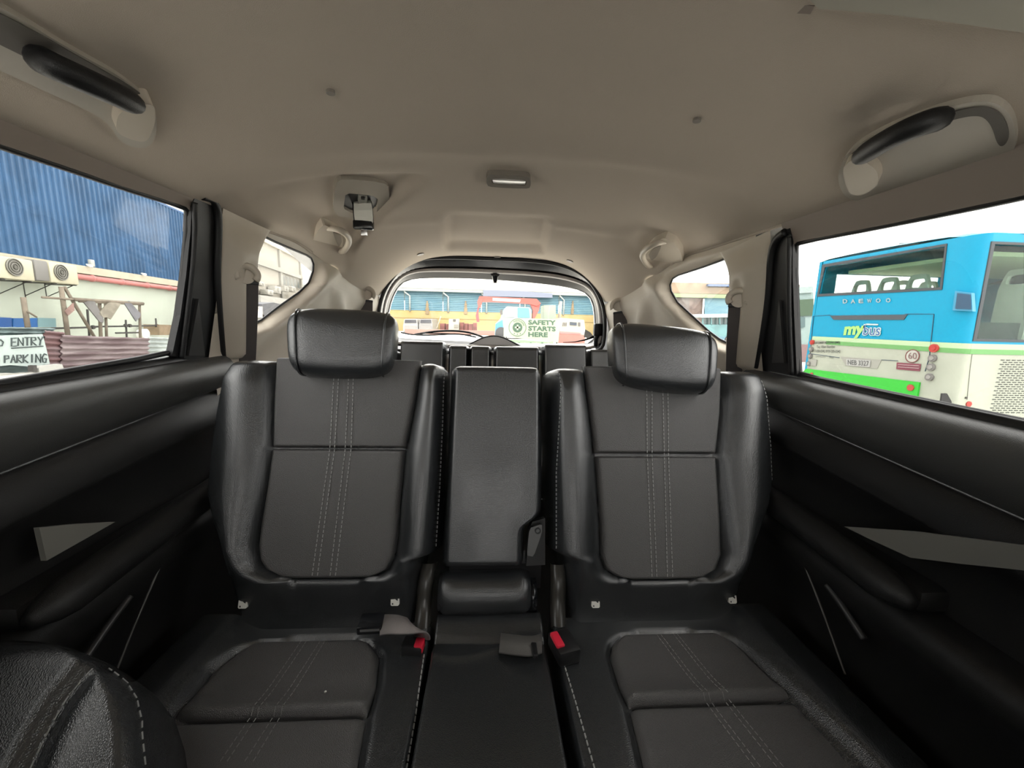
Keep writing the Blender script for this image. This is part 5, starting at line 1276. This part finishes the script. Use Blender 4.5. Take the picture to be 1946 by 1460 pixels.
# rear face, upper blue with window opening, lower white
def prz(name, poly, d, m, h=0.0, holes=(), parent=bus, fr=BR): return MB().prism(fr, poly, h - d, h, holes).obj(name, m, parent)
prz('rear_upper', [(ya, ZS), (yb_, ZS), (yb_, ZT), (ya + .03, ZT)], .08, M_BB, 0, [win])
prz('rear_lower', [(ya, ZB + .1), (yb_, ZB), (yb_, ZS), (ya, ZS)], .08, M_BWH)
side_win = BS.hits([(1873, 466), (2300, 470), (2290, 664), (1850, 644)])
sw = [(XB + .13, 2.53), (8.65, 2.53), (8.65, 1.27), (XB + .15, 1.27)]
sw2 = [(8.80, 2.53), (10.6, 2.53), (10.6, 1.27), (8.80, 1.27)]
prz('side_upper', [(XB + RX, ZS), (XE, ZS), (XE, ZT), (XB + RX, ZT)], .06, M_BB, 0, [sw, sw2], fr=BS)
prz('side_lower', [(XB + RX, ZB), (XE, ZB), (XE, ZS), (XB + RX, ZS)], .06, M_BWH, fr=BS)
for nm, z0, z1, m in (('corner_upper', ZS, ZT, M_BB), ('corner_lower', ZB, ZS, M_BWH)):
    arc = [(XB + RX - RX * math.cos(t), BW0 + RC - RC * math.sin(t)) for t in [math.pi / 2 * i / 10 for i in range(11)]]
    mb = MB(); mb.loft([[V((x, y, z)) for x, y in arc] for z in (z0, z1)]); mb.obj(nm, m, bus, True)
# far side, floor, roof
FSD = Frame((0, BW1, 0), (1, 0, 0), (0, 0, 1), (0, -1, 0))
prz('far_side', [(XB, ZB), (XE, ZB), (XE, ZT), (XB, ZT)], .06, M_BB, 0, [[(XB + .35, 2.45), (9.2, 2.45), (9.2, 1.35), (XB + .35, 1.35)]], fr=FSD)
MB().box(((XB + XE) / 2 + .1, (BW0 + BW1) / 2, .75), (XE - XB - .3, BW1 - BW0 - .2, .06)).obj('floor', M_IRON, bus)
mb = MB(); rows = []
for x, dz, inset in ((XB - .0, .045, .0), (XB + .10, .08, .02), (XB + .5, .10, .04), (XE, .10, .04)):
    rows.append([V((x, lerp(BW0 - .01 + (RC if x < XB + .05 else (.12 if x < XB + .2 else 0)), BW1, t), ZT + dz * math.sin(math.pi * t) ** .35)) for t in [i / 16 for i in range(17)]])
mb.loft(rows); mb.obj('roof', mat('bus_roof_blue', (.04, .36, .54), .4), bus, True)
ppoly('roof_hatch', BR, [(1708, 462), (1746, 459), (1746, 470), (1708, 473)], .6, mat('hatch_grey', (.35, .4, .4), .5), bus, -.3)
# rear window: pane and rubber frame
prz('rear_pane', win, .012, G_BUS, -.03)
fo = bh([(1564, 503), (1801, 463), (1791, 551), (1553, 564)]); prz('rear_window_frame', fo, .03, M_FRAME, .012, [win])
for n_, poly in (('side_pane', sw), ('side_pane', sw2)):
    prz(n_, poly, .01, G_BUS, -.03, fr=BS)
    cx_ = sum(p[0] for p in poly) / 4; cz_ = sum(p[1] for p in poly) / 4
    prz('side_window_frame', [(cx_ + (x - cx_) * 1.03 + math.copysign(.02, x - cx_), z + math.copysign(.035, z - cz_)) for x, z in poly], .03, M_FRAME, .012, [poly], fr=BS)
# seats inside
ALB = 1.0
M_SEAT = mat('bus_seat_grey', (.62, .63, .60), .5)
def bus_seat(y, x, parent=bus):
    fr = Frame((x, y, 1.18), (0, -1, 0), (0, 0, 1), (-1, 0, 0))
    o = rounded([(-.21, 0), (.21, 0), (.20, .86), (.12, 1.12), (-.12, 1.12), (-.20, .86)], 2); hl = rounded([(-.13, .90), (.13, .90), (.11, 1.04), (-.11, 1.04)], 2)
    MB().prism(fr, o, -.06, 0, [hl]).obj('passenger_seat', M_SEAT, parent, 40)
for y in (7.45, 6.92, 6.42, 5.70): bus_seat(y, XB + .55)
for x in (XB + 1.2, XB + 1.75, XB + 2.35):
    for y in (5.60, 7.3): bus_seat(y, x)
MB().box((XB + 1.6, 5.7, 1.28), (2.2, .5, .45)).obj('wheel_box', mat('dim_grey', (.07, .08, .09), .6), bus)
ppoly('ceiling_rail', BS, [(1890, 540), (1946, 522), (2050, 520), (2050, 535), (1900, 536), (1898, 540)], .1, mat('dim_grey', (.07, .08, .09), .6), bus, -1.0)
MB().box((XB + 2.2, 6.5, 2.46), (3.6, 2.2, .06)).obj('ceiling', mat('pale_green_ceiling', (.72, .80, .60), .7), bus)
ALB = 0.56
# engine hatch outline and vent slot
def line(name, px, r=.006, m=M_BL, fr=BR, h=.004): 
    return MB().tube([fr.pt(*fr.hit(x, y, h), h) for x, y in px], r, 4).obj(name, m, bus)
line('hatch_edge', [(1538, 690), (1546, 601), (1578, 599)]); line('hatch_edge', [(1720, 597), (1775, 597), (1766, 680), (1758, 706)]); line('hatch_edge', [(1538, 672), (1595, 680)]); line('hatch_edge', [(1675, 684), (1706, 686)])
ppoly('vent_slot', BR, [(1577, 600), (1724, 598), (1717, 608), (1584, 608)], .02, mat('slot_dark', (.06, .08, .10), .5), bus, .012)
# lettering
def btext(t, q, m, bold=0.0, slant=0.0, fr=BR, h=.014, name='lettering'):
    P = [fr.pt(*fr.hit(*p, h), h) for p in q]; return text_quad(name, t, *P, m, bus, 0, bold, slant)
M_SIL = mat('silver_letters', (.50, .58, .62), .3, metal=.3)
for ch, x, y in (('D', 1606, 573), ('A', 1621, 573), ('E', 1636, 572.5), ('W', 1652, 572), ('O', 1669, 571.5), ('O', 1688, 571)):
    btext(ch, ((x - 4.5, y + 4), (x + 4.5, y + 3.7), (x - 4.5, y - 4)), M_SIL, .03, name='badge_letter')
M_LIME = mat('logo_lime', (.42, .75, .20), .5); M_LW = mat('logo_white', (.60, .70, .72), .5)
btext('my', ((1601, 644), (1640, 643), (1601, 621)), M_LIME, .05, .12, name='logo_letters')
btext('bus', ((1638, 638), (1673, 639), (1638, 616)), M_LW, .05, .10, name='logo_letters'); btext('bus', ((1640, 636.6), (1671, 637.6), (1640, 617.5)), mat('logo_blue', (.02, .12, .36), .5), -.004, .10, h=.017, name='logo_letters')
ppoly('logo_stroke', BR, [(1646, 615), (1669, 616), (1668, 618.5), (1646, 618)], .004, M_LW, bus, .016)
# stripes
a0, a1 = bh([(1544, 644)])[0][0], -(BW0 + RC)
for nm, z0, z1, m in (('pale_stripe', ZS - .045, ZS + .03, M_STR), ('green_stripe', ZS - .115, ZS - .045, M_STRG)):
    prz(nm, [(a0 + (.35 if nm == 'green_stripe' else 0), z0), (a1, z0), (a1, z1), (a0 + (.35 if nm == 'green_stripe' else 0), z1)], .004, m, .008)
    prz(nm, [(XB + RX, z0), (XE, z0), (XE, z1), (XB + RX, z1)], .004, m, .008, fr=BS)
    arc = [(XB + RX - (RX + .006) * math.cos(t), BW0 + RC - (RC + .006) * math.sin(t)) for t in [math.pi / 2 * i / 10 for i in range(11)]]
    mb = MB(); mb.loft([[V((x, y, z)) for x, y in arc] for z in (z0, z1)]); mb.obj(nm, m, bus, True)
# notices
M_INK = mat('bus_ink', (.04, .045, .04), .7)
btext('CUSTOMER HOTLINE (SMS)', ((1545, 655), (1596, 654), (1545, 650)), M_INK, .03); btext('Txt: Viber Number', ((1552, 662), (1587, 661.5), (1552, 657)), M_INK, .01)
btext('0917-558-0342 0939-205-0342', ((1542, 669.5), (1597, 671), (1542, 664.5)), M_INK, .01); btext('CAPACITY', ((1550, 679), (1569, 680.5), (1550, 676)), M_INK); btext('PAX', ((1576, 681), (1584, 682), (1576, 678)), M_INK)
ppoly('plate_recess', BR, [(1597, 678), (1675, 684), (1667, 701), (1606, 695)], .01, mat('recess_cream', (.40, .40, .35), .6), bus, .008)
ppoly('licence_plate', BR, [(1608, 682), (1654, 685), (1652, 698), (1609, 695)], .01, mat('plate_white', (.50, .50, .48), .4), bus, .022)
btext('NEB 3327', ((1611, 693), (1651, 696), (1611, 684)), mat('plate_ink', (.10, .10, .10), .6), .01, h=.026, name='plate_number')
u, z = BR.hit(1734, 677, .01); rr = .105
MB().disc(BR.pt(u, z, .006), BR.n, rr, .006, 30).obj('limit_disc', mat('disc_white', (.56, .56, .50), .5), bus); MB().disc(BR.pt(u, z, .010), BR.n, rr, .006, 30, rr * .88).obj('limit_ring', mat('ring_maroon', (.20, .05, .05), .5), bus)
btext('60', ((1726, 682), (1742, 683), (1726, 670)), mat('limit_ink', (.22, .10, .10), .6), .0, h=.02, name='limit_number')
ppoly('sticker', BR, [(1704, 689), (1750, 692), (1748, 706), (1703, 702)], .004, mat('maroon_sticker', (.24, .05, .08), .5), bus, .012)
for q in (693, 697.5): line('sticker_line', [(1707, q), (1747, q + 2.6)], .009, mat('sticker_print', (.45, .28, .30), .6), h=.014)
ppoly('bumper_step', BR, [(1536, 682), (1552, 684), (1550, 696), (1536, 694)], .01, mat('recess_cream', (.40, .40, .35), .6), bus, .02)
# green bumper
gz = bh([(1534, 701), (1750, 727), (1744, 768), (1500, 735)])
prz('bumper', gz, .10, M_BG, .03)
for x, y, r in ((1731, 737, .05), (1543, 711, .03)):
    u, z = BR.hit(x, y, .03); MB().disc(BR.pt(u, z, .03), BR.n, r, .015, 18).obj('reflector', M_LENSR, bus)
# tail lamps on both corners
def lamp(p, n, m, r): 
    o = MB().disc(p, n, r, .03, 20).obj('tail_lamp', m, bus); MB().disc(p + n * .03, n, r * .55, .01, 16).obj('lamp_lens', M_LENSR if m is M_LENSR else mat('lamp_grey_light', (.36, .35, .33), .25), o)
nc = V((-math.cos(math.radians(40)), -math.sin(math.radians(40)), 0)); pc = V((XB + RC, BW0 + RC, 0)) + nc * RC
for (x, y), m in zip(((1777, 662), (1774, 681), (1771, 698), (1768, 717)), (M_LENSR, M_LENSG, M_LENSG, M_LENSG)):
    d = ray(x, y); zz = (CAM + d * ((V((XB + .08, BW0 + .15, 0)) - CAM).dot(nc) / d.dot(nc))).z
    u, z = BR.hit(x, y, 0); u = min(u, yb_ - .04)
    lamp(BR.pt(u, z, .0), BR.n, m, .062 if m is M_LENSR else .055)
for (x, y), m in zip(((1533, 650), (1532, 663), (1531, 676), (1529, 690)), (M_LENSR, M_LENSG, M_LENSG, M_LENSG)):
    u, z = BR.hit(x, y, 0); u = max(u, ya + .05); lamp(BR.pt(u, z, .0), BR.n, m, .05)
# side details: small vent window on the corner, grille slots, damage, reflector
ppoly('corner_vent_frame', BR, [(1815, 553), (1846, 557), (1848, 592), (1810, 590)], .05, mat('vent_blue', (.06, .34, .55), .4), bus, .03)
ppoly('corner_vent', BR, [(1819, 557), (1844, 560), (1845, 588), (1815, 587)], .02, mat('vent_dark_blue', (.03, .09, .17), .4), bus, .04)
mb = MB()
for r in range(25):
    for c in range(14):
        x = XB + .62 + c * .085 + (.042 if r % 2 else 0) ; z = .98 - r * .0315
        if x - XB < .50 + .004 * (25 - r): continue
        mb.box(BS.pt(x, z, .002), (.055, .006, .010))
mb.obj('grille_slots', mat('slot_black', (.03, .03, .03), .7), bus)['kind'] = 'stuff'
ppoly('broken_panel', BS, [(1791, 748), (1800, 748), (1808, 762), (1812, 782), (1786, 778)], .02, mat('dark_hole', (.03, .03, .03), .8), bus, .01)
o_ = BS.hit(1840, 768, .0); MB().disc(BS.pt(*o_, 0), BS.n, .04, .015, 14).obj('reflector', M_LENSR, bus)
o_ = BS.hit(1835, 756, .0); MB().disc(BS.pt(*o_, 0), BS.n, .014, .015, 10).obj('bolt', M_IRON, bus)
line('side_seam', [(1849, 664), (1844, 700), (1838, 760)], .004, mat('seam_grey', (.3, .3, .26), .6), BS)
MB().box((XB + 5, BW0 + 1.2, .16), (9, 1.8, .12)).obj('underbody', M_IRON, bus)
for x in (XB + 2.2, XB + 7.5):
    for y in (BW0 + .20, BW1 - .2):
        MB().tube([V((x, y - .14, .46)), V((x, y + .14, .46))], .46, 24).obj('wheel', M_RUBBER, bus, 40)
# trees, a green roof and another blue vehicle beyond the far side of the bus
FV = wallplane(0, 16, 1, 0); FV.n = V((0, -1, 0))
ob = thing('pale_bus', 'pale teal bus parked beyond the left side of the city bus', 'bus', FV.pt(FV.hit(1510, 650)[0], 0))
ppoly('body', FV, [(1480, 552), (1546, 548), (1548, 720), (1480, 715)], 2.4, mat('pale_teal_paint', (.34, .46, .44), .5), ob, .6)
ppoly('roof_edge', FV, [(1480, 548), (1546, 544), (1546, 556), (1480, 560)], 2.4, mat('pale_roof', (.42, .52, .50), .5), ob, .7)
ppoly('window', FV, [(1507, 604), (1530, 603), (1530, 622), (1507, 624)], .05, mat('teal_pane', (.10, .18, .18), .3), ob, .66)
ppoly('band', FV, [(1480, 573), (1546, 568), (1546, 600), (1480, 602)], .05, mat('moss_green', (.10, .16, .10), .9), ob, .66)
ppoly('lower_band', FV, [(1480, 655), (1546, 655), (1546, 690), (1480, 690)], .05, mat('rose_band', (.32, .20, .20), .7), ob, .66)
